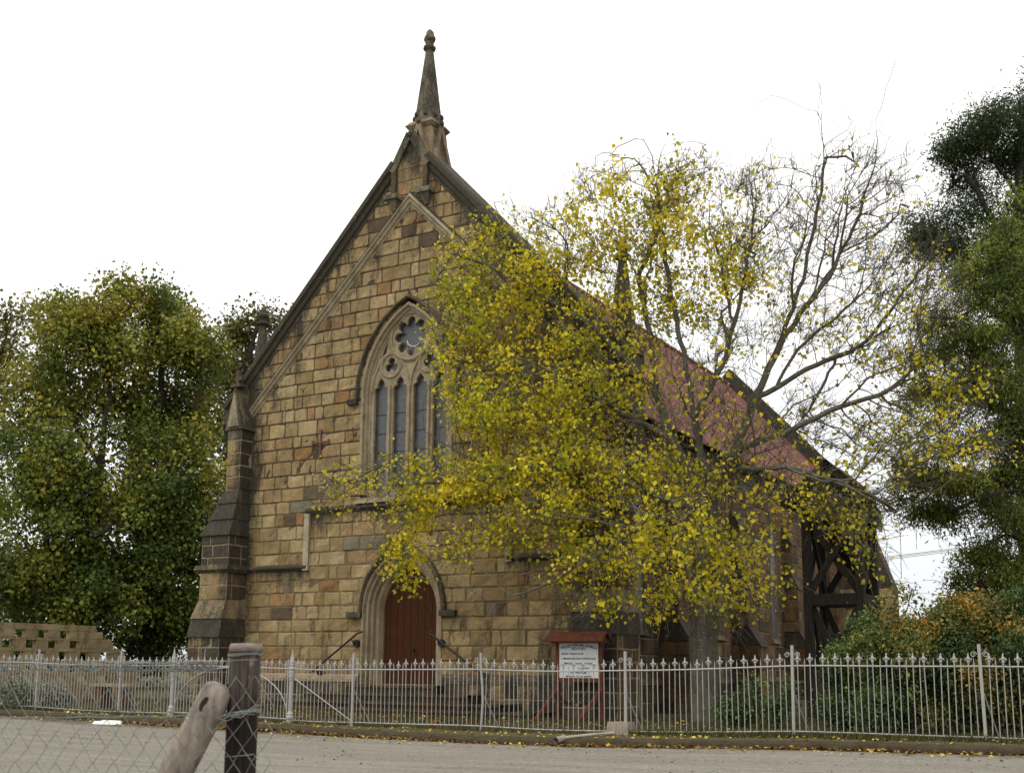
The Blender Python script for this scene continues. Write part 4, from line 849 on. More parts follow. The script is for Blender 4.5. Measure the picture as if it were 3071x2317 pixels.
def tree(name, label, limbs, lobes, n_attr, per, lsize, stops, seed, r_base, step=.35, kill=.35, mat_leaf=None, mat_bark=None, spread=.25, group=None, droop=.4, slim=.42, r_tip=.006, shell=.25, flat=1.0, clump=0.5, ydep=1.0, reject=None, trop=(0, 0, 0), shade=None, cat="tree", twigs=0, bare_w=.8, lump=1.0, twig_r=.005, gap=None, second=0, radial=None, taper=.8, power=2.4, sub=(10, .3)):
    root = empty(name, limbs[0][0], label, cat, group)
    A, dens, up = lobe_points(lobes, n_attr, seed, ydep, bare_w, sub, flat)
    if reject is not None:
        ok = ~reject(A); A, dens, up = A[ok], dens[ok], up[ok]
    if gap:                                    # open hollows between the clumps of the crown
        keep = np.array([mnoise.noise(Vector(q)*gap[0])+.5*mnoise.noise(Vector(q)*gap[0]*2.3) > gap[1] for q in A]) | (np.random.RandomState(seed+9).uniform(size=len(A)) < .12)
        A, dens, up = A[keep], dens[keep], up[keep]
    if second:                                 # side limbs
        rs2 = np.random.RandomState(seed+5); extra = []
        for lim in limbs[1:]:
            for _ in range(second):
                k_ = rs2.randint(0, len(lim)-1); a_, b_ = np.array(lim[k_]), np.array(lim[k_+1]); o_ = a_+(b_-a_)*rs2.uniform(.2, 1)
                dv = (b_-a_)/np.linalg.norm(b_-a_)+rs2.normal(size=3)*.45+np.array([0, -.1, .45]); dv /= np.linalg.norm(dv); ln = rs2.uniform(1.2, 2.9)
                q1 = o_+dv*ln*.5+rs2.normal(size=3)*.12; q2 = o_+dv*ln+rs2.normal(size=3)*.25
                if reject is None or not reject(np.array([q1, q2])).any(): extra.append([tuple(o_), tuple(q1), tuple(q2)])
        limbs = limbs+extra
    P, par, rank, ni = grow(limbs, A, step, kill, trop=trop, seed=seed, radial=radial)
    big, small = branch_meshes(P, par, rank, r_tip, r_base, cut=min(.045, r_base*.4), taper=taper, power=power)
    if big.v: big.build("trunk", mat_bark or M_BARKD, root, smooth=True)
    if small.v: tag(small.build("branches", mat_bark or M_BARKD, root), kind='stuff')
    r = np.random.RandomState(seed+1)
    if twigs:                                  # fine bare twigs leaving the branch tips
        tm = MB((.1, .09, .07)); Pn = np.array(P)
        for q_, nn_ in zip(A, ni):
            o_ = Pn[nn_]; d0 = q_-o_; l0 = np.linalg.norm(d0)
            d0 = d0/l0 if l0 > 1e-4 else np.array([0, 0, 1.0])
            for _ in range(r.poisson(twigs)):
                dv = d0*.9+r.normal(size=3)*.5
                if radial is not None: ro = o_-np.array(radial[0]); dv = d0*.5+ro/np.linalg.norm(ro)*.9+r.normal(size=3)*.38
                dv /= np.linalg.norm(dv); ln = r.uniform(.25, .85)
                p1 = o_+dv*ln*.5; p2 = p1+(dv+r.normal(size=3)*.3+np.array([0, 0, -.15]))*ln*.5
                tm.tube([o_, p1, p2], [twig_r*1.2, twig_r, twig_r*.6], 3, False)
        tag(tm.build("twigs", mat_bark or M_BARKD, root), kind='stuff')
    cnt = r.poisson(per*dens*r.gamma(1/lump, lump, len(A))); idx = np.repeat(np.arange(len(A)), cnt)
    off = r.normal(size=(len(idx), 3))*spread; off[:, 2] *= flat
    pos = A[idx]+off
    if reject is not None:
        ok = ~reject(pos); pos, idx = pos[ok], idx[ok]
    t = clump*up[idx]+(1-clump)*r.uniform(0, 1, len(idx))
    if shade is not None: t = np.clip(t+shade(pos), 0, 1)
    cols = ramp(t, stops)*r.uniform(.75, 1.25, len(idx))[:, None]
    o = link("crown", leaves_mesh("crown", pos, lsize, cols, mat_leaf or M_LEAF, seed+2, droop, slim), root); tag(o, kind='stuff')
    return root, P, A

# ------------------------------------------------------------------ the yellow tree in front of the church
def in_church(p): return (p[:, 0] < -12.1) & (p[:, 1] > 27.25) | ((p[:, 0] < -11.4) & (p[:, 1] > 30.0) & (p[:, 2] < 5.5))
YEL = [(0, (.15, .21, .012)), (.25, (.38, .38, .018)), (.52, (.66, .56, .026)), (.82, (.86, .68, .04)), (1, (.90, .68, .06))]
tree("autumn_tree", "spreading tree with thin yellow leaves and grey trunk before the church", LINDEN_LIMBS, LINDEN_LOBES+LINDEN_BARE, 11000, 8.4, .104, YEL, 21, .34, step=.26, kill=.26, mat_leaf=M_LEAF, mat_bark=M_BARK, spread=.16, droop=.75, slim=.46, r_tip=.0075, shell=0.0, reject=in_church, ydep=1.5, second=4, gap=(1.3, -.32), radial=((-10.3, 26.4, 4.2), .55), taper=.66, twigs=1.7, bare_w=1.5, lump=1.1, twig_r=.0052, sub=(12, .34), shade=lambda p: -.03*np.ones(len(p)))
# ------------------------------------------------------------------ trees behind the wall on the left
GRN = [(0, (.045, .075, .018)), (.3, (.075, .115, .022)), (.62, (.15, .185, .03)), (.88, (.27, .26, .034)), (1, (.33, .27, .032))]
hi = lambda z0, z1: (lambda p: np.interp(p[:, 2], [z0, z1], [-.14, .24]))        # yellowed tops; the shaded lower crown is painted into the leaf colour
GL = "trees behind the pierced wall"
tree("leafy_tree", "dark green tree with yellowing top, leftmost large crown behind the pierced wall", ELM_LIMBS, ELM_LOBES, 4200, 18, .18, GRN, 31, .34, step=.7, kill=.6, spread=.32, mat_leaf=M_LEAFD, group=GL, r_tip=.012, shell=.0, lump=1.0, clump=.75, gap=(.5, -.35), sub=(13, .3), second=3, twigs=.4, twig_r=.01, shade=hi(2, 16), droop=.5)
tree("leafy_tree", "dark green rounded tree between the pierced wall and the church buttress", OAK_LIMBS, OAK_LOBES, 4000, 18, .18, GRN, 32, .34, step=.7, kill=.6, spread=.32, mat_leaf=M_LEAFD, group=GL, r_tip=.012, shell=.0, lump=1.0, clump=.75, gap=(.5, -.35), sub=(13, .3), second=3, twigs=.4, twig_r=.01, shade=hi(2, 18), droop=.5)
tree("leafy_tree", "pale thinning tree at the far left edge behind the darker crowns", PALE_LIMBS, PALE_LOBES, 1500, 14, .20, [(0, (.06, .07, .02)), (.6, (.15, .14, .03)), (1, (.3, .22, .05))], 33, .4, step=.8, kill=.7, spread=.34, mat_leaf=M_LEAFD, group=GL, r_tip=.014, gap=(.5, -.35), sub=(12, .3), clump=.7, shell=.1)
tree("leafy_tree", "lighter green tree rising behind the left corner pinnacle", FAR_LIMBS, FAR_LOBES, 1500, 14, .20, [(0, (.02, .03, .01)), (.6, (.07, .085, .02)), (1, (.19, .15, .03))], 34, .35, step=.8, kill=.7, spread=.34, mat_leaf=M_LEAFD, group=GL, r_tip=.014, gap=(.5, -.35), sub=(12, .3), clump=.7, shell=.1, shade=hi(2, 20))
# ------------------------------------------------------------------ trees on the right
PINE = [(0, (.03, .05, .022)), (.6, (.06, .092, .032)), (1, (.11, .145, .042))]
tree("pine_tree", "tall dark pine with clumped needles at the upper right", PINE_LIMBS, PINE_LOBES, 2900, 21, .17, PINE, 41, .45, step=.5, kill=.4, spread=.30, mat_leaf=M_LEAFD, slim=.13, droop=-.2, r_tip=.012, clump=.7, second=3, twigs=.5, twig_r=.008, shell=.0, sub=(14, .26))
CEDAR = [(0, (.07, .10, .026)), (.5, (.17, .22, .045)), (.85, (.32, .36, .06)), (1, (.45, .42, .07))]
tree("feathery_tree", "feathery green tree with drooping sprays leaning in from the right", CEDAR_LIMBS, CEDAR_LOBES, 5200, 15, .125, CEDAR, 42, .35, step=.28, kill=.28, spread=.19, mat_leaf=M_LEAF, slim=.13, droop=.55, clump=.75, r_tip=.008, twigs=.8, twig_r=.006, lump=.9, shell=.0, flat=.65, sub=(9, .34))
# ------------------------------------------------------------------ shrubs behind the right fence
SHR = [[(0, (0.026, 0.047, 0.019)), (.6, (0.088, 0.135, 0.041)), (1, (0.205, 0.269, 0.067))],
       [(0, (0.030, 0.055, 0.015)), (.45, (0.088, 0.120, 0.030)), (.80, (0.284, 0.252, 0.051)), (1, (0.413, 0.242, 0.031))],
       [(0, (0.023, 0.051, 0.019)), (.5, (0.073, 0.112, 0.033)), (.78, (0.268, 0.232, 0.051)), (1, (0.413, 0.204, 0.031))],
       [(0, (0.023, 0.047, 0.019)), (.5, (0.080, 0.112, 0.030)), (.75, (0.299, 0.213, 0.043)), (1, (0.413, 0.216, 0.031))],
       [(0, (0.023, 0.051, 0.019)), (.55, (0.066, 0.109, 0.030)), (.8, (0.268, 0.193, 0.038)), (1, (0.410, 0.191, 0.031))]]
LB = ["green leafy shrub at the foot of the timber bell frame", "orange tinted shrub right of the bell frame, with tall bare shoots", "broad orange and green shrub, third from the bell frame", "orange flecked shrub just left of the rightmost fence post", "orange tinted shrub at the right edge behind the fence"]
for i, lob in enumerate((SHRUB_0, SHRUB_1, SHRUB_2, SHRUB_3, SHRUB_4)):
    cx_ = sum(q[0] for q in lob)/len(lob); cy_ = sum(q[1] for q in lob)/len(lob); z0 = yard_z(cx_, cy_)
    limbs = [[(cx_, cy_, z0-.05), (cx_, cy_, z0+.5), (cx_+.05, cy_, z0+1.0)]]+[[(cx_, cy_, z0+.5), (cx_+.5*math.cos(k*2.1+i), cy_+.4*math.sin(k*2.1+i), z0+1.3)] for k in range(4)]
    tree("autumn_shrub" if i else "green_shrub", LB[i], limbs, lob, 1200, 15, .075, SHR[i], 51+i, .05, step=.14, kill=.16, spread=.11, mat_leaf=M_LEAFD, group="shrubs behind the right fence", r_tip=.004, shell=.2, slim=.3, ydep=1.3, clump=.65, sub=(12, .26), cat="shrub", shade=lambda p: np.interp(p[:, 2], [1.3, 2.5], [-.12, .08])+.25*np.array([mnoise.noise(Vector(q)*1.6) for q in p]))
WL = ["low green plant beside the autumn tree trunk", "thin weedy plant between the tree and the bell frame", "low dark green plant before the orange shrubs, behind the railings"]
for i, lob in enumerate((WEED_0, WEED_1, WEED_2)):
    cx_, cy_ = lob[0][0], lob[0][1]; z0 = yard_z(cx_, cy_)
    limbs = [[(cx_, cy_, z0-.04), (cx_, cy_, z0+.25)]]+[[(cx_, cy_, z0+.05), (cx_+.3*math.cos(k*2.4), cy_+.3*math.sin(k*2.4), z0+.5)] for k in range(4)]
    tree("low_plant", WL[i], limbs, lob, 260, 12, .08, SHR[0], 61+i, .02, step=.1, kill=.12, spread=.10, mat_leaf=M_LEAFD, group="low plants in the yard", r_tip=.003, shell=.1, slim=.3, cat="plant")
for i, (lob, lb) in enumerate(((ROSE_LOBES, "pale flowering bush before the pierced wall at the far left"), (ROSE2_LOBES, "small pale flowering plant beside the low stone bench"))):
    cx_, cy_ = lob[0][0], lob[0][1]; z0 = yard_z(cx_, cy_)
    limbs = [[(cx_, cy_, z0-.04), (cx_, cy_, z0+.5)]]+[[(cx_, cy_, z0+.1), (cx_+.4*math.cos(k*2.4), cy_+.3*math.sin(k*2.4), z0+.7)] for k in range(4)]
    tree("flowering_plant", lb, limbs, lob, 380, 9, .07, [(0, (.06, .08, .04)), (.55, (.2, .22, .14)), (.75, (.42, .42, .34)), (1, (.6, .58, .5))], 71+i, .02, step=.12, kill=.14, spread=.09, mat_leaf=M_LEAFD, group="flowering plants by the left fence", r_tip=.003, shell=.1, cat="plant")

# ------------------------------------------------------------------ iron fence along the pavement
FW = 21.4
def rail_z(u): return g(u)+0.21+0.02*math.sin(u*.8)
S_H = 1.2
def bar_mesh():
    b = MB(); b.tube([(0, 0, 0), (0, 0, 1.22), (0, 0, 1.245)], .0092, 6)
    return b.mesh("bar", M_SILVER)
def spike_bar_mesh():
    b = MB(); b.tube([(0, 0, 0), (0, 0, 1.20), (0, 0, 1.27), (0, 0, 1.36)], [.0092, .0092, .011, .001], 6)
    return b.mesh("spike_bar", M_SILVER)
def finial_mesh():
    b = MB(); b.tube([(0, 0, 1.22), (0, 0, 1.25), (0, 0, 1.28), (0, 0, 1.30), (0, 0, 1.35), (0, 0, 1.385), (0, 0, 1.40), (0, 0, 1.44)], [.014, .014, .022, .018, .030, .012, .017, .002], 6)
    for s in (-1, 1): b.tube([(0, 0, 1.30), (s*.028, 0, 1.335), (s*.050, 0, 1.335), (s*.056, 0, 1.305)], [.012, .016, .015, .006], 5)
    b.tube([(-.03, 0, 1.292), (.03, 0, 1.292)], .011, 5)
    return b.mesh("finial", M_SILVER)
BAR, SPIKE, FIN = bar_mesh(), spike_bar_mesh(), finial_mesh()
def scroll(b, u, z, s):
    b.tube([(u+s*(.025+.018+.055*(1-.62*t)*(1-math.cos(3.6*math.pi*t*.75))*.0+s*0+0.055+(-.055*(1-.7*t))*math.cos(t*8.6)), FW, z+.055*(1-.7*t)*math.sin(t*8.6)) for t in [i/16 for i in range(17)]], .0085, 5)
def post(parent, u, lean=0.0, bent=False, stay=True):
    z = rail_z(u); b = MB()
    if bent: b.tube([(u, FW, z-.14), (u+.03, FW, z+.15), (u+.05, FW, z+.5), (u+.035, FW, z+.85), (u, FW, z+1.2), (u-.02, FW, z+1.56)], .026, 8)
    else: b.beam((u-lean*.1, FW, z-.16), (u+lean*1.5, FW, z+1.58), .05, .05)
    o = b.build("post", M_SILVER, parent)
    for s in (-1, 1):
        q = MB(); scroll(q, u+(lean*1.4 if not bent else -.02), z+1.40, s); q.build("scroll", M_SILVER, o)
    if stay:
        q = MB(); q.tube([(u+.01, FW+.03, z+.72), (u+.16, FW+.55, z-.1)], .014, 5); q.build("stay", M_SILVER, o)
    return o
def rail(parent, u0, u1, dz, r=.017, sag=0.0):
    n = max(2, int((u1-u0)/.4)); b = MB()
    b.tube([(u0+(u1-u0)*i/n, FW, rail_z(u0+(u1-u0)*i/n)+dz-sag*math.sin(math.pi*i/n)) for i in range(n+1)], r, 6)
    return b.build("rail", M_SILVER, parent)
frng = random.Random(5)
def bars(parent, u0, u1, step, start=0, zoff=0.0):
    n = int(round((u1-u0)/step)); st = (u1-u0)/n
    for i in range(1, n):
        u = u0+st*i; fancy = (i+start) % 2 == 1
        o = link("bar", BAR if fancy else SPIKE, parent)
        o.location = (u, FW, rail_z(u)+zoff-.01); o.rotation_euler = (frng.uniform(-.012, .012), frng.uniform(-.014, .014)+(frng.uniform(-.03, .03) if frng.random() < .1 else 0), 0)
        if fancy:
            f = bpy.data.objects.new("finial", FIN); COL.objects.link(f); f.parent = o
            if frng.random() < .06: f.scale = (1, 1, .97)
fl = empty("iron_fence", (-26, FW, g(-26)+.13), "silver painted iron railings left of the double gate", "fence")
for u in (-31.0, -27.68, -24.36): post(fl, u)
for a, b_ in ((-31.0, -27.68), (-27.68, -24.36), (-24.36, -22.45)):
    rail(fl, a, b_, 0); rail(fl, a, b_, S_H); bars(fl, a, b_, .118)
fr_ = empty("iron_fence", (-9, FW, g(-9)+.13), "silver painted iron railings from the gate past the notice board and shrubs", "fence")
PU = [-18.42, -16.62, -13.15, -9.73, -6.32, -2.99, .35]
for i, u in enumerate(PU[1:]): post(fr_, u, lean=(0, 0, 0, .01, -.02, 0)[i], bent=(i == 1))
for a, b_ in zip(PU[:-1], PU[1:]):
    rail(fr_, a, b_, 0, sag=.01); rail(fr_, a, b_, S_H, sag=.012); bars(fr_, a, b_, .116)
q = MB(); q.tube([(-18.38, FW-.01, rail_z(-18)+.98), (-16.66, FW-.01, rail_z(-17)+.05)], .013, 5); q.build("diagonal_rod", M_SILVER, fr_)
# gate posts and the two leaves
def gate_post(u, label):
    z = rail_z(u)-.09; b = MB()
    b.lathe((u, FW, z), [(.10, 0), (.10, .07), (.082, .09), (.095, .12), (.095, .17), (.08, .20), (.088, .23), (.065, .27), (.055, .30)], 12); root = b.build("gate_post", M_SILVER)
    tag(root, label, "gate post", "cast iron gate posts")
    b = MB(); b.lathe((u, FW, z), [(.054, .28), (.056, .6), (.052, 1.0), (.062, 1.02), (.066, 1.05), (.054, 1.08)], 12); b.build("shaft", M_SILVER, root, smooth=False)
    b = MB(); b.lathe((u, FW, z), [(.07, 1.07), (.075, 1.10), (.075, 1.22), (.062, 1.25), (.078, 1.27), (.078, 1.31), (.058, 1.34), (.066, 1.37), (.066, 1.40), (.045, 1.43)], 12); b.build("collar", M_SILVER, root)
    b = MB(); b.lathe((u, FW, z), [(.058, 1.42), (.062, 1.45), (.030, 1.60), (.003, 1.76)], 10); b.build("spike", M_SILVER, root)
gate_post(-22.42, "pointed cast iron gate post on the left side of the double gate")
gate_post(-18.47, "pointed cast iron gate post on the right side of the double gate")
for s, a, b_ in ((-1, -22.32, -20.49), (1, -20.43, -18.57)):
    gt = empty("gate_leaf", ((a+b_)/2, FW, g(a)+.15), "left iron gate leaf with a curved brace, by the timber corner post" if s < 0 else "right iron gate leaf with a curved brace, partly behind the timber post", "gate", "double gate leaves")
    for dz, r in ((.02, .017), (S_H, .017)): rail(gt, a, b_, dz, r)
    for u in (a+.012, b_-.012):
        q = MB(); q.beam((u, FW, rail_z(u)), (u, FW, rail_z(u)+1.42), .03, .03); q.build("stile", M_SILVER, gt)
    bars(gt, a, b_, .105)
    hinge, meet = (a, b_) if s < 0 else (b_, a); q = MB()
    q.tube([(hinge+(meet-hinge)*(1-math.cos(t)), FW-.012, rail_z(a)+.06+1.10*math.sin(t)) for t in [math.pi/2*i/14 for i in range(15)]], .016, 6); q.build("curved_brace", M_SILVER, gt)
    q = MB(); q.box(meet-s*.03-.035, meet-s*.03+.035, FW-.05, FW-.01, rail_z(a)+.62, rail_z(a)+.78); q.build("latch", M_SILVER, gt)
# concrete block round one fence post, and a pipe through the kerb
b = MB(); b.frust((-10.08, -9.58, FW-.22, FW+.22), g(-9.8)+.08, (-10.05, -9.62, FW-.18, FW+.18), g(-9.8)+.37)
tag(b.build("concrete_block", M_CONC), "rough concrete footing block at a fence post right of the notice board", "block")
pb = empty("drain_pipe", (-10.3, 19.5, g(-10.3)), "pale pipe running across the pavement to an open end at the kerb", "pipe")
M_PIPE = plain("weathered_pale_pipe", (0.36, 0.32, 0.24), 0.7, 0.3, 9)
b = MB(); b.tube([(-9.85, 21.1, g(-10)+.17), (-10.0, 20.5, g(-10)+.165), (-10.2, 19.6, g(-10)+.14)], .03, 10, False); b.build("pipe", M_PIPE, pb, smooth=True)
b = MB(); b.tube([(-10.2, 19.62, g(-10)+.13), (-10.24, 19.36, g(-10)+.10)], .062, 14, False); b.build("socket", M_CONC, pb, smooth=True)
b = MB(); b.tube([(-10.205, 19.58, g(-10)+.128), (-10.215, 19.52, g(-10)+.12)], .057, 14, True); b.build("dark_mouth", M_BLACK, pb)

# ------------------------------------------------------------------ notice board
nb = empty("notice_board", (-13.1, 26.0, .2), "red brown roofed notice board with white panel of service times", "notice board")
def nbx(name, m, *a):
    q = MB(); q.box(*a); return q.build(name, m, nb)
for u in (-13.70, -12.50): nbx("post", M_REDWOOD, u-.05, u+.05, 25.98, 26.08, .12, Z(.66))
nbx("frame_rail", M_REDWOOD, -13.65, -12.55, 25.985, 26.05, Z(-.40), Z(-.30)); nbx("frame_rail", M_REDWOOD, -13.65, -12.55, 25.985, 26.05, Z(.57), Z(.64))
panel = nbx("panel", M_WHITE, -13.65, -12.55, 25.995, 26.03, Z(-.298), Z(.568))
for i, (w0, z0, w1, z1) in enumerate(((25.68, .585, 25.86, .70), (25.84, .695, 26.03, .81))):
    q = MB(); q.hexa([(-13.95, w0, Z(z0)), (-12.30, w0, Z(z0)), (-12.33, w1, Z(z1)), (-13.92, w1, Z(z1))], [(-13.95, w0-.01, Z(z0+.04)), (-12.30, w0-.01, Z(z0+.04)), (-12.33, w1-.01, Z(z1+.045)), (-13.92, w1-.01, Z(z1+.045))]); q.build("roof_board", M_REDWOOD, nb)
    q = MB(); q.hexa([(-13.92, 52.06-w1, Z(z1)), (-12.33, 52.06-w1, Z(z1)), (-12.30, 52.06-w0, Z(z0)), (-13.95, 52.06-w0, Z(z0))], [(-13.92, 52.07-w1, Z(z1+.045)), (-12.33, 52.07-w1, Z(z1+.045)), (-12.30, 52.07-w0, Z(z0+.04)), (-13.95, 52.07-w0, Z(z0+.04))]); q.build("roof_board", M_REDWOOD, nb)
for u in (-13.78, -12.42):
    q = MB(); q.prism([(u-.03, 25.75, Z(.57)), (u-.03, 26.31, Z(.57)), (u-.03, 26.03, Z(.77))], (.06, 0, 0)); q.build("roof_bracket", M_REDWOOD, nb)
for u, d in ((-13.70, -.30), (-12.50, -.28)):
    q = MB(); q.beam((u, 25.98, Z(-.62)), (u+d, 25.35, .16), .07, .09); q.build("brace", M_REDWOOD, nb)
q = MB(); q.beam((-13.66, 26.06, Z(-.75)), (-13.45, 26.7, .15), .06, .07); q.build("brace", M_REDWOOD, nb)
def text(s, x, z, size, parent, align='LEFT', arc=0.0, shear=0.0, bold=.0, width=None):
    def one(ch, x, z, rot, al):
        cu = bpy.data.curves.new("lettering", 'FONT'); cu.body = ch; cu.size = size; cu.align_x = al; cu.shear = shear; cu.offset = bold; cu.extrude = .002; cu.resolution_u = 2
        t = bpy.data.objects.new("lettering", cu); COL.objects.link(t); bpy.context.view_layer.update()
        me = bpy.data.meshes.new_from_object(t.evaluated_get(bpy.context.evaluated_depsgraph_get()))
        bpy.data.objects.remove(t); bpy.data.curves.remove(cu)
        if width:
            xs = [v.co.x for v in me.vertices]; k_ = width/(max(xs)-min(xs)); me.transform(Matrix.Diagonal((k_, 1, 1, 1)))
        me.transform(Matrix.Translation((x, 25.992, z)) @ Matrix.Rotation(rot, 4, 'Y') @ Matrix.Rotation(math.pi/2, 4, 'X'))
        me.materials.clear(); me.materials.append(M_INK); return me
    if not arc: return link("lettering", one(s, x, z, 0, align), parent)
    n = len(s)
    for i, ch in enumerate(s):
        if ch == ' ': continue
        t = (i+.5)/n-.5
        o = link("lettering", one(ch, x+t*arc, z-.075*(2*t)**2, .30*t*2*.9, 'CENTER'), parent)
text("PRESBYTERIAN CHURCH", -13.1, Z(.475), .10, panel, arc=1.0, bold=.0015)
text("BEDFORD", -13.1, Z(.395), .095, panel, 'CENTER', bold=.001, width=.40)
for s_, z_, w_ in (("SERVICES:  SUNDAYS 9.00 AM", .275, .62), ("COMMUNION: 2ND SUNDAY OF MONTH 9.00 AM", .155, .96), ("COMBINED SERVICE: 3RD SUNDAY 10.00 AM", .035, .87)): text(s_, -13.59, Z(z_), .068, panel, 'LEFT', shear=.25, bold=.0005, width=w_)
text("C U J. 1978", -12.99, Z(-.085), .066, panel, 'CENTER', shear=.2, bold=.0005, width=.29)
text("ALL WELCOME", -13.1, Z(-.19), .062, panel, 'CENTER', bold=.0005, width=.46)
text("MINISTER: TEL 046 6850007", -13.1, Z(-.285), .062, panel, 'CENTER', bold=.0005, width=.72)
pl_ = empty("flower_trough", (-13.2, 26.27, .2), "low stone flower trough with pink blooms behind the notice board", "planter")
q = MB((.12, .09, .06), .3); q.frust((-13.60, -12.80, 26.14, 26.40), .16, (-13.64, -12.76, 26.11, 26.43), Z(-1.06)); q.build("trough", M_STONE, pl_)
q = MB((.27, .25, .2), .05); q.box(-13.64, -12.76, 26.10, 26.44, Z(-1.06), Z(-1.02)); q.build("rim", M_STONE, pl_)
r = np.random.RandomState(4); pos = np.stack([r.uniform(-13.6, -12.8, 420), r.uniform(26.14, 26.4, 420), Z(-1.02)+np.abs(r.normal(size=420))*.07], 1)
pk = r.uniform(size=420) < .4; cols = np.where(pk[:, None], np.array([.45, .14, .17]), np.array([.05, .09, .03]))*r.uniform(.7, 1.2, 420)[:, None]
tag(link("flowers", leaves_mesh("flowers", pos, .075, cols, M_LEAFD, 9, -.3), pl_), kind='stuff')
# hand rails by the door
for s, pts in ((-1, [(-20.92, 27.30, .95), (-21.08, 27.28, .90), (-22.75, 27.28, -.23), (-22.82, 27.28, -.26)]), (1, [(-18.40, 27.30, .95), (-18.52, 27.28, .90), (-16.72, 27.28, -.27), (-16.62, 27.28, -.31)])):
    hr = empty("hand_rail", (pts[1][0], 27.45, Z(.3)), "black sloping hand rail left of the red church door" if s < 0 else "black sloping hand rail right of the red church door", "hand rail", "hand rails by the door")
    b = MB(); b.tube([(x, y, Z(z)) for x, y, z in pts], .032, 8); b.build("rail", M_BLACK, hr)
    for t in (.14, .93):
        x = pts[1][0]+(pts[2][0]-pts[1][0])*t; z = pts[1][2]+(pts[2][2]-pts[1][2])*t
        b = MB(); b.tube([(x, 27.30, Z(z-.03)), (x, 27.44, Z(z-.13)), (x, 27.58, Z(z-.13))], .018, 6); br = b.build("bracket", M_BLACK, hr)
        b = MB(); b.tube([(x, 27.50, Z(z-.13)), (x, 27.60, Z(z-.13))], .11, 12); b.build("rosette", M_BLACK, br)

# ------------------------------------------------------------------ timber bell frame
bf = empty("bell_frame", (-7.4, 29.7, .25), "dark tarred timber bell frame with a small gabled red roof", "bell tower")
uL, uR, w0, w1 = -8.08, -6.76, 29.0, 30.5
def tb(name, p0, p1, a=.17, b_=.17, m=None):
    q = MB(); q.beam(p0, p1, a, b_); return q.build(name, m or M_DARKWOOD, bf)
for u in (uL, uR):
    for w in (w0, w1): tb("post", (u, w, .1), (u, w, Z(4.35)), .2, .2)
for z in (1.70, 3.86):
    for w in (w0, w1): tb("cross_beam", (uL+.1, w, Z(z)), (uR-.1, w, Z(z)), .16, .28)
    for u in (uL, uR): tb("side_beam", (u, w0+.1, Z(z)), (u, w1-.1, Z(z)), .16, .26)
for za, zb in ((-1.2, 1.5), (1.9, 3.7)):
    for w, o_ in ((w0, -.04), (w1, .04)):
        tb("diagonal_brace", (uL+.08, w+o_, Z(za)), (uR-.08, w+o_, Z(zb)), .08, .17); tb("diagonal_brace", (uL+.08, w-o_*2, Z(zb)), (uR-.08, w-o_*2, Z(za)), .08, .17)
    for u, o_ in ((uL, -.04), (uR, .04)):
        tb("diagonal_brace", (u+o_, w0+.08, Z(za)), (u+o_, w1-.08, Z(zb)), .08, .17); tb("diagonal_brace", (u-o_*2, w0+.08, Z(zb)), (u-o_*2, w1-.08, Z(za)), .08, .17)
um = (uL+uR)/2
for w in (w0-.12, w1+.02):
    q = MB(); q.prism([(uL-.18, w, Z(4.10)), (uR+.18, w, Z(4.10)), (um, w, Z(5.12))], (0, .1, 0)); q.build("gable_boarding", M_DARKWOOD, bf)
for s in (-1, 1):
    for k in range(3):
        ya, yb = w0-.4+.77*k, w0-.4+.77*(k+1)
        a = [(um+s*1.12, ya, Z(4.12)), (um+s*1.12, yb+.02, Z(4.12)), (um, yb+.02, Z(5.16)), (um, ya, Z(5.16))]
        if s < 0: a.reverse()
        q = MB(); q.hexa(a, [(x, y, z+.03) for x, y, z in a]); q.build("roof_sheet", M_ROOF, bf)
    tb("barge_board", (um+s*1.13, w0-.42, Z(4.06)), (um-s*.06, w0-.42, Z(5.155)), .05, .2)
q = MB(); q.box(um-1.14, um+1.14, w0-.1, w0-.04, Z(3.98), Z(4.12)); q.build("fascia", M_DARKWOOD, bf)
M_BRONZE = plain("bell_bronze", (0.05, 0.045, 0.03), 0.45, 0.3, 5, metal=.6)
bl = empty("church_bell", (um, 29.75, Z(3.9)), "dark bronze bell hanging inside the timber frame", "bell")
q = MB(); q.lathe((um, 29.75, Z(3.0)), [(.36, 0), (.34, .04), (.28, .15), (.22, .35), (.20, .5), (.12, .58), (.03, .60)], 16); q.build("body", M_BRONZE, bl, smooth=True)
q = MB(); q.tube([(um, 29.75, Z(3.58)), (um, 29.75, Z(3.8))], .05, 8); q.build("crown_loop", M_BRONZE, bl)
q = MB(); q.beam((um, 29.1, Z(3.78)), (um, 30.4, Z(3.78)), .12, .12); q.build("head_stock", M_DARKWOOD, bl)

# ------------------------------------------------------------------ pierced stone wall and bench on the left
pw = empty("pierced_wall", (-31.5, 26, .2), "low pale stone wall pierced by rows of square holes at far left", "wall")
PX = -31.5; prng = random.Random(3); PS = []
zb = .15; rows = []
lev = [.15, .48, .78, 1.05, 1.18, 1.45, 1.57, 1.84, 1.96, 2.20, 2.28, 2.52, 2.72]
for i in range(len(lev)-1):
    z0, z1 = lev[i], lev[i+1]; end = min(28.4, 26.5+1.5*max(0, 2.72-z1)); pierced = i % 2 == 0 and i >= 2 and i < 11
    w = 20.0 if not pierced else 20.0+(.42 if (i//2) % 2 else 0)
    while w < end-.05:
        a1 = min(end, w+(.47 if pierced else prng.uniform(.45, .95)))
        if pierced and end-a1 < .95: a1 = end
        kf = prng.uniform(.88, 1.1); b = MB((.31*kf, .25*kf, .15*kf), .10); b.box(PX-.17, PX+prng.uniform(-.008, .014), w, a1-.008, z0, z1-.006); PS.append(b)
        w = a1+(.37 if pierced else 0)
for b in PS: b.build("stone", M_STONE, pw)
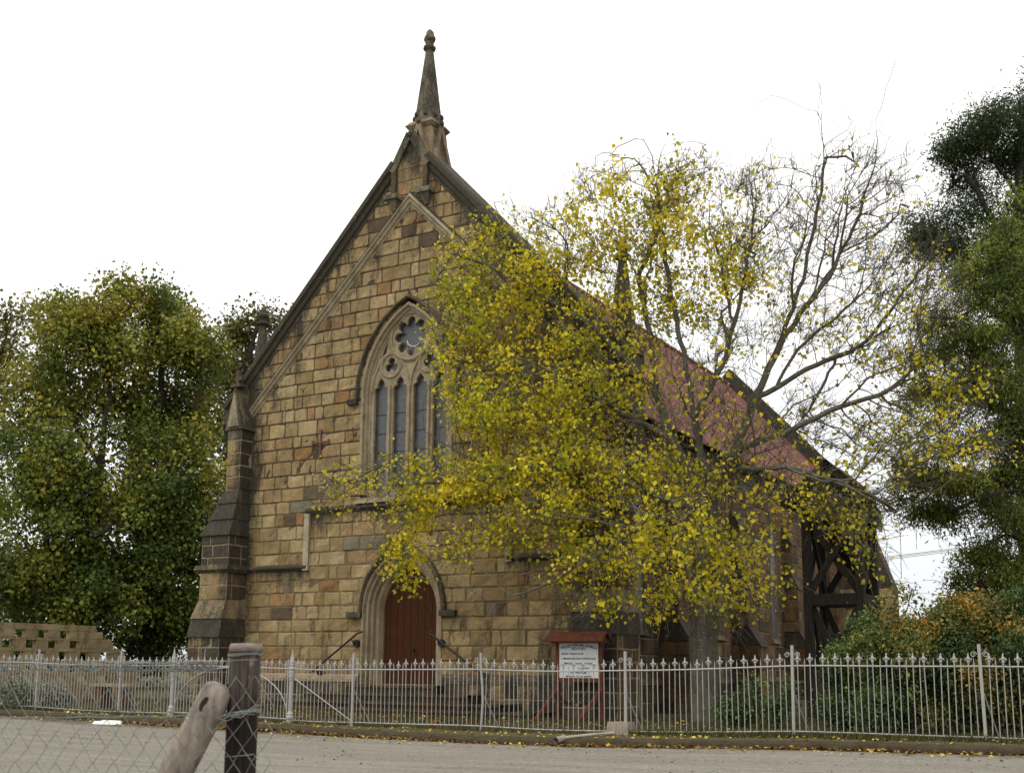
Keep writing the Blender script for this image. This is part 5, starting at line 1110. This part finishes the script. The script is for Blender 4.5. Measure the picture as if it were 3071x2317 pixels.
bn = empty("stone_bench", (-27.0, 23.2, .2), "low slab bench on block legs in the yard behind the left railings", "bench")
q = MB((.36, .30, .2), 0); q.box(-27.7, -26.2, 23.2, 23.7, .82, .90); q.build("slab", M_STONE, bn)
for x in (-27.5, -26.6):
    q = MB((.18, .1, .06), .2); q.box(x, x+.25, 23.25, 23.65, .12, .82); q.build("leg", M_STONE, bn)

# ------------------------------------------------------------------ utility pole and wires far behind
up_ = empty("utility_pole", (-12.0, 80, 0), "grey utility pole with wires behind the right hand trees", "pole")
M_POLE = plain("weathered_pole", (0.14, 0.13, 0.12), 0.8)
q = MB(); q.tube([(-11.0, 80, 0), (-11.0, 80, 9.4)], [.3, .2], 8); q.build("shaft", M_POLE, up_)
q = MB(); q.box(-11.9, -10.1, 79.9, 80.1, 9.0, 9.15); q.build("cross_arm", M_POLE, up_)
for k, x in enumerate((-11.8, -11.3, -10.5)):
    q = MB(); q.tube([(x-60*t, 80+6*t, 9.25+.15*k-(2.2*t*(1-t)*4)*.5-.5*t) for t in [i/12 for i in range(13)]], .018, 4); q.build("wire", M_POLE, up_)

# ------------------------------------------------------------------ foreground: timber corner post, brace pole, wire mesh
FP = Vector((-3.78, 4.05, 0)); LEFT = -CAMR
M_KNOT = plain("cracked_brown_timber", (0.012, 0.006, 0.004), 0.6, 0.5, 3, col2=(0.055, 0.024, 0.014), stretch=(9, 9, 0.7), bump=.6, spec=.35)
def post_material():
    m, t, b = material("creosoted_cracked_timber"); k = N(t); v = k.pos((9, 9, .55)); n = k.noise(v, 3.2, 5, .7)
    low = k.mix(k.rng(n, .45, .75, 0, 1), (.007, .004, .003), (.045, .018, .009))
    top = k.mix(k.rng(n, .38, .60, 0, 1), (.018, .011, .008), (.105, .08, .064))
    top = k.mix(k.rng(k.noise(k.pos((5, 5, 2)), 5, 3, .6), .60, .70, 0, .7), top, (.27, .235, .2))
    sp = k.new('ShaderNodeSeparateXYZ'); k.link(k.pos(), sp.inputs[0])
    f = k.math('ADD', k.rng(sp.outputs['Z'], 1.12, 1.58, 0, 1), k.rng(n, .3, .7, -.3, .3))
    t.links.new(k.mix(k.rng(f, .3, .75, 0, 1), low, top), b.inputs['Base Color']); b.inputs['Roughness'].default_value = .7
    k.bump(k.math('ADD', k.noise(k.pos((12, 12, .5)), 5, 5, .75), n), .9, .02, b)
    return m
M_POSTW = post_material()
M_POLEW = plain("weathered_grey_wood", (0.17, 0.135, 0.105), 0.75, 0.3, 4, col2=(0.37, 0.315, 0.255), stretch=(5, 5, 1.2), bump=.4)
M_CUT = plain("grey_end_grain", (0.20, 0.165, 0.14), 0.85, 0.35, 20, bump=.4)
M_WIRE = plain("galvanised_wire", (0.17, 0.18, 0.165), 0.5, 0.3, 30, metal=.3, spec=.5)
cp_ = empty("corner_post", FP, "thick dark cracked timber post wrapped with wire, nearest the camera", "post")
b = MB(); prng = random.Random(8); n = 20; ids = []
ang = [6.28319*i/n for i in range(n)]; wob = [prng.uniform(-.003, .003)-(.012 if i in (3, 11, 16) else 0) for i in range(n)]
for z, k in ((-.3, 1.06), (.5, 1.02), (.9, 1.0), (1.2, .99), (1.45, 1.0), (1.585, .99), (1.60, .94)):
    ids.append([b.p((FP.x+(.073*k+wob[i]+prng.uniform(-.0015, .0015))*math.cos(ang[i]), FP.y+(.073*k+wob[i])*math.sin(ang[i]), z+(.01*math.sin(ang[i]) if z > 1.5 else 0))) for i in range(n)])
for j in range(len(ids)-1):
    for i in range(n): b.f.append((ids[j][i], ids[j][(i+1) % n], ids[j+1][(i+1) % n], ids[j+1][i]))
b.f.append(tuple(ids[-1])); b.build("shaft", M_POSTW, cp_, smooth=True)
b = MB(); b.lathe((FP.x, FP.y, 0), [(.076, 1.572), (.077, 1.595), (.070, 1.61), (.0, 1.613)], 20); b.build("worn_top", M_CUT, cp_, smooth=True)
def coil(z, turns, r, tilt, seed):
    rg = random.Random(seed); pts = []
    for i in range(turns*14+1):
        t = 6.28319*i/14; pts.append((FP.x+(r+rg.uniform(-.001, .002))*math.cos(t), FP.y+(r+rg.uniform(-.001, .002))*math.sin(t), z+.005*i/14+tilt*math.cos(t-.6)+rg.uniform(-.002, .002)))
    return pts
for k, (z, tn, tl) in enumerate(((1.553, 2, .004), (1.285, 4, .012), (1.10, 1, .004))):
    b = MB(); b.tube(coil(z, tn, .078, tl, k), .0022, 5, False); b.build("wire_binding", M_WIRE, cp_)
# brace pole leaning against it
bp = empty("brace_pole", (FP.x+LEFT.x*.9, FP.y+LEFT.y*.9, 0), "pale weathered round pole leaning as a brace against the dark post", "pole")
top = FP+LEFT*.098-CAMF*.03+Vector((0, 0, 1.425)); bot = FP+LEFT*.80-CAMF*.03+Vector((0, 0, -.05))
d = (bot-top).normalized(); L0 = (bot-top).length
b = MB(); rr = []; pp = []
for t, r_ in ((0, .012), (.006, .045), (.025, .066), (.07, .074), (.3, .076), (.7, .079), (L0, .082)): pp.append(top+d*t); rr.append(r_)
b.tube(pp, rr, 24, True); b.build("shaft", M_POLEW, bp, smooth=True)
b = MB(); kc = top+d*.10-CAMF*.0735+LEFT*.015; kx = d; ky = d.cross(CAMF).normalized()
ringk = [kc+kx*(.036*math.cos(6.28319*i/14))+ky*(.017*math.sin(6.28319*i/14))-CAMF*(.001*math.cos(12.566*i/14)) for i in range(14)]
b.prism(ringk, CAMF*.02); b.build("knot", M_KNOT, bp)
for k, off in enumerate((0, .008, .016)):
    b = MB(); pts = []
    for i in range(13):
        t = i/12; pts.append(FP+LEFT*(.10-.19*t)-CAMF*(.085+.01*math.sin(t*math.pi))+Vector((0, 0, 1.262+off+.055*t*t+.006*math.sin(t*18+k*2))))
    b.tube(pts, .0026, 5); b.build("wire_tie", M_WIRE, bp)
# diamond mesh: zigzag wires hooked into one another, hung from a line wire
cl = empty("wire_mesh_fence", FP+LEFT*1.2, "grey diamond wire mesh with a tangled top wire across the lower left corner", "fence")
MW, MH, ZT = .088, .128, 1.46
nz = 30
for k in range(nz):
    b = MB(); s0 = -.16+.5*MW*k*1.0*1.0
    pts = []; nstep = 24
    for i in range(nstep+1):
        s = s0*1.0+.5*MW*(1 if (i+k) % 2 else 0)*1.0
        bulge = .02*math.sin(s*7+i)*.4
        wav = .006*math.sin(i*1.3+k*.7)
        front = -.084-.036*min(1, max(0, (s-.02)/.06)) if s < .95 else -.12+.05*min(1, (s-.95)/.3)
        pts.append(FP+LEFT*(s+wav)+CAMF*(front+.004*(1 if i % 2 else -1)+bulge*.3)+Vector((0, 0, ZT-.5*MH*i*1.0+.004*math.sin(k+i*2.1))))
    b.tube(pts, .0019, 4, False); b.build("mesh_wire", M_WIRE, cl)
for z_, sg in ((1.535, .04), (1.29, .02), (.99, .01)):
    b = MB(); b.tube([FP+LEFT*(-.075+2.6*t)+CAMF*(-.085-.035*min(1, t*12))+Vector((0, 0, z_-sg*math.sin(math.pi*min(1, t*1.2))*.6-.02*t+.003*math.sin(t*70))) for t in [i/50 for i in range(51)]], .0022, 5, False); b.build("line_wire", M_WIRE, cl)
wr = random.Random(12)
for k in range(44):                            # loose loops along the top wire
    s = .1+wr.random()*1.15; b = MB(); R_ = wr.uniform(.012, .032); ph = wr.random()*6
    b.tube([FP+LEFT*(s+.05*i/14+R_*math.cos(ph+i*.75))+CAMF*(-.10+.01*math.sin(i))+Vector((0, 0, 1.505-.01*s+R_*.8*math.sin(ph+i*.75))) for i in range(14)], .0024, 4, False); b.build("wire_loop", M_WIRE, cl)

# ------------------------------------------------------------------ litter on the ground
r = np.random.RandomState(77)
M_PEB = plain("loose_stone", (.15, .13, .1), .95, .3, 30, use_attr=True)
def scatter(n, fu, fw, zf, size, stops, name, seed):
    u = fu(n); w = fw(u, n); z = np.array([zf(a, b_) for a, b_ in zip(u, w)])+r.uniform(.004, .03, n)
    pos = np.stack([u, w, z], 1); cols = ramp(r.uniform(size=n), stops)*r.uniform(.7, 1.2, n)[:, None]
    rs_ = np.random.RandomState(seed); d_ = rs_.normal(size=(n, 3)); d_[:, 2] *= .25; d_ /= np.linalg.norm(d_, axis=1)[:, None]
    s_ = np.cross(d_, np.array([0, 0, 1.0])+rs_.normal(size=(n, 3))*.35); s_ /= np.linalg.norm(s_, axis=1)[:, None]; nn = np.cross(s_, d_); L_ = (size*rs_.uniform(.6, 1.3, n))[:, None]
    v = np.stack([pos, pos+d_*L_*.45+s_*L_*.4+nn*L_*.15, pos+d_*L_, pos+d_*L_*.45-s_*L_*.4+nn*L_*.15], 1).reshape(-1, 3); i = np.arange(n)*4
    t = np.stack([np.stack([i, i+1, i+2], 1), np.stack([i, i+2, i+3], 1)], 1).reshape(-1, 3)
    o = link(name, fast_mesh(name, v, t, np.repeat(cols, 4, 0), M_LITTER)); return o
BRN = [(0, (.05, .022, .010)), (.45, (.13, .055, .02)), (.7, (.22, .11, .03)), (.88, (.36, .24, .04)), (1, (.45, .34, .05))]
YLW = [(0, (.2, .13, .03)), (.5, (.42, .33, .04)), (1, (.55, .45, .08))]
kw = np.vectorize(kerb_w)
def gutter_u(n):
    k = r.choice(6, n, p=[.24, .30, .16, .08, .08, .14]); c_ = np.array([-21.2, -18.8, -15.6, -11.8, -9.3, -5.2])[k]; s_ = np.array([.9, 1.0, 1.3, 1.6, .9, 1.5])[k]
    return c_+r.normal(size=n)*s_
tag(scatter(3600, gutter_u, lambda u, n: kw(u)-.03-np.abs(r.normal(size=n))*.13, lambda a, b_: g(a), .085, BRN, "fallen_leaves", 1), "drift of brown and yellow fallen leaves along the kerb gutter", "leaves", kind='stuff')
tag(scatter(420, lambda n: r.uniform(-27, 0, n), lambda u, n: kw(u)-r.uniform(.05, 1.0, n)**1.6*1.4, lambda a, b_: g(a)+.004, .08, YLW+[], "scattered_road_leaves", 2), "scattered yellow leaves on the road edge", "leaves", kind='stuff')
tag(scatter(520, lambda n: r.uniform(-27, 0, n), lambda u, n: kw(u)+.15+r.uniform(0, 1.1, n), lambda a, b_: .135+g(a), .08, YLW, "scattered_pavement_leaves", 3), "scattered yellow leaves on the mossy pavement", "leaves", kind='stuff')
tag(scatter(1900, lambda n: r.uniform(-25, -8, n), lambda u, n: 24.6+r.normal(size=n)*1.1, lambda a, b_: yard_z(a, b_), .09, BRN, "yard_leaves", 4), "brown fallen leaves lying in the yard before the church steps", "leaves", kind='stuff')
pm = MB((.16, .14, .11)); pr_ = random.Random(31)
for _ in range(900):                           # loose stones and clods on the road
    u_ = pr_.uniform(-24, 0); w_ = pr_.uniform(14, 19.9)**1.0; rr_ = pr_.uniform(.005, .017)*(1.7 if pr_.random() < .06 else 1); kf = pr_.choice((.5, .7, 1, 1.5, 2))
    pm.col = (.17*kf, .15*kf, .12*kf); pm.lathe((u_, w_, g(u_)), [(rr_*.8, -.004), (rr_, rr_*.3), (rr_*.55, rr_*.75)], 5, pr_.random())
tag(pm.build("road_stones", M_PEB), "loose small stones scattered on the road", "stones", kind='stuff')
# grass and weeds
def grass(name, label, n, fu, fw, zf, h, stops, seed):
    rs_ = np.random.RandomState(seed); u = fu(rs_, n); w = fw(rs_, u, n); z = np.array([zf(a, b_) for a, b_ in zip(u, w)])
    H = h*rs_.uniform(.4, 1.4, n); a = rs_.uniform(0, 6.28, n); wd = .006+.006*rs_.uniform(size=n)
    b0 = np.stack([u, w, z-.01], 1); sx = np.stack([np.cos(a)*wd, np.sin(a)*wd, np.zeros(n)], 1); ln = rs_.normal(size=(n, 2))*.45
    tp = b0+np.stack([ln[:, 0]*H, ln[:, 1]*H, H], 1)
    v = np.stack([b0-sx, b0+sx, tp], 1).reshape(-1, 3); t = (np.arange(n)*3)[:, None]+np.array([[0, 1, 2]])
    cols = ramp(rs_.uniform(size=n), stops)
    tag(link(name, fast_mesh(name, v, t, np.repeat(cols, 3, 0), M_LEAFD)), label, "grass", kind='stuff')
GR = [(0, (.03, .038, .008)), (.6, (.065, .066, .014)), (1, (.15, .11, .04))]
grass("verge_grass", "straggly grass along the foot of the railings", 9000, lambda q, n: np.where(q.uniform(size=n) < .7, q.uniform(-9.5, 1, n), q.uniform(-31, -9, n)), lambda q, u, n: 21.35+q.normal(size=n)*np.where(u > -9.5, .28, .10), lambda a, b_: .13+g(a), .13, GR, 5)
grass("yard_grass", "mossy grass of the churchyard behind the railings", 26000, lambda q, n: q.uniform(-33, 1, n), lambda q, u, n: 21.8+q.uniform(0, 1, n)**.7*6, lambda a, b_: yard_z(a, b_), .10, GR, 6)
b = MB(); b.box(-23.2, -22.35, 19.35, 19.75, .02, .075)
M_LITTERW = plain("white_foam", (0.8, 0.8, 0.78), 0.6, 0.05)
cx_ = MB(); cx_.frust((-23.15, -22.45, 19.55, 19.85), g(-22.8)+.006, (-23.10, -22.52, 19.58, 19.82), g(-22.8)+.075)
cx_.box(-23.13, -22.47, 19.83, 19.87, g(-22.8)+.03, g(-22.8)+.09)
tag(cx_.build("foam_tray", M_LITTERW), "white foam tray lying on the road by the left kerb", "litter")
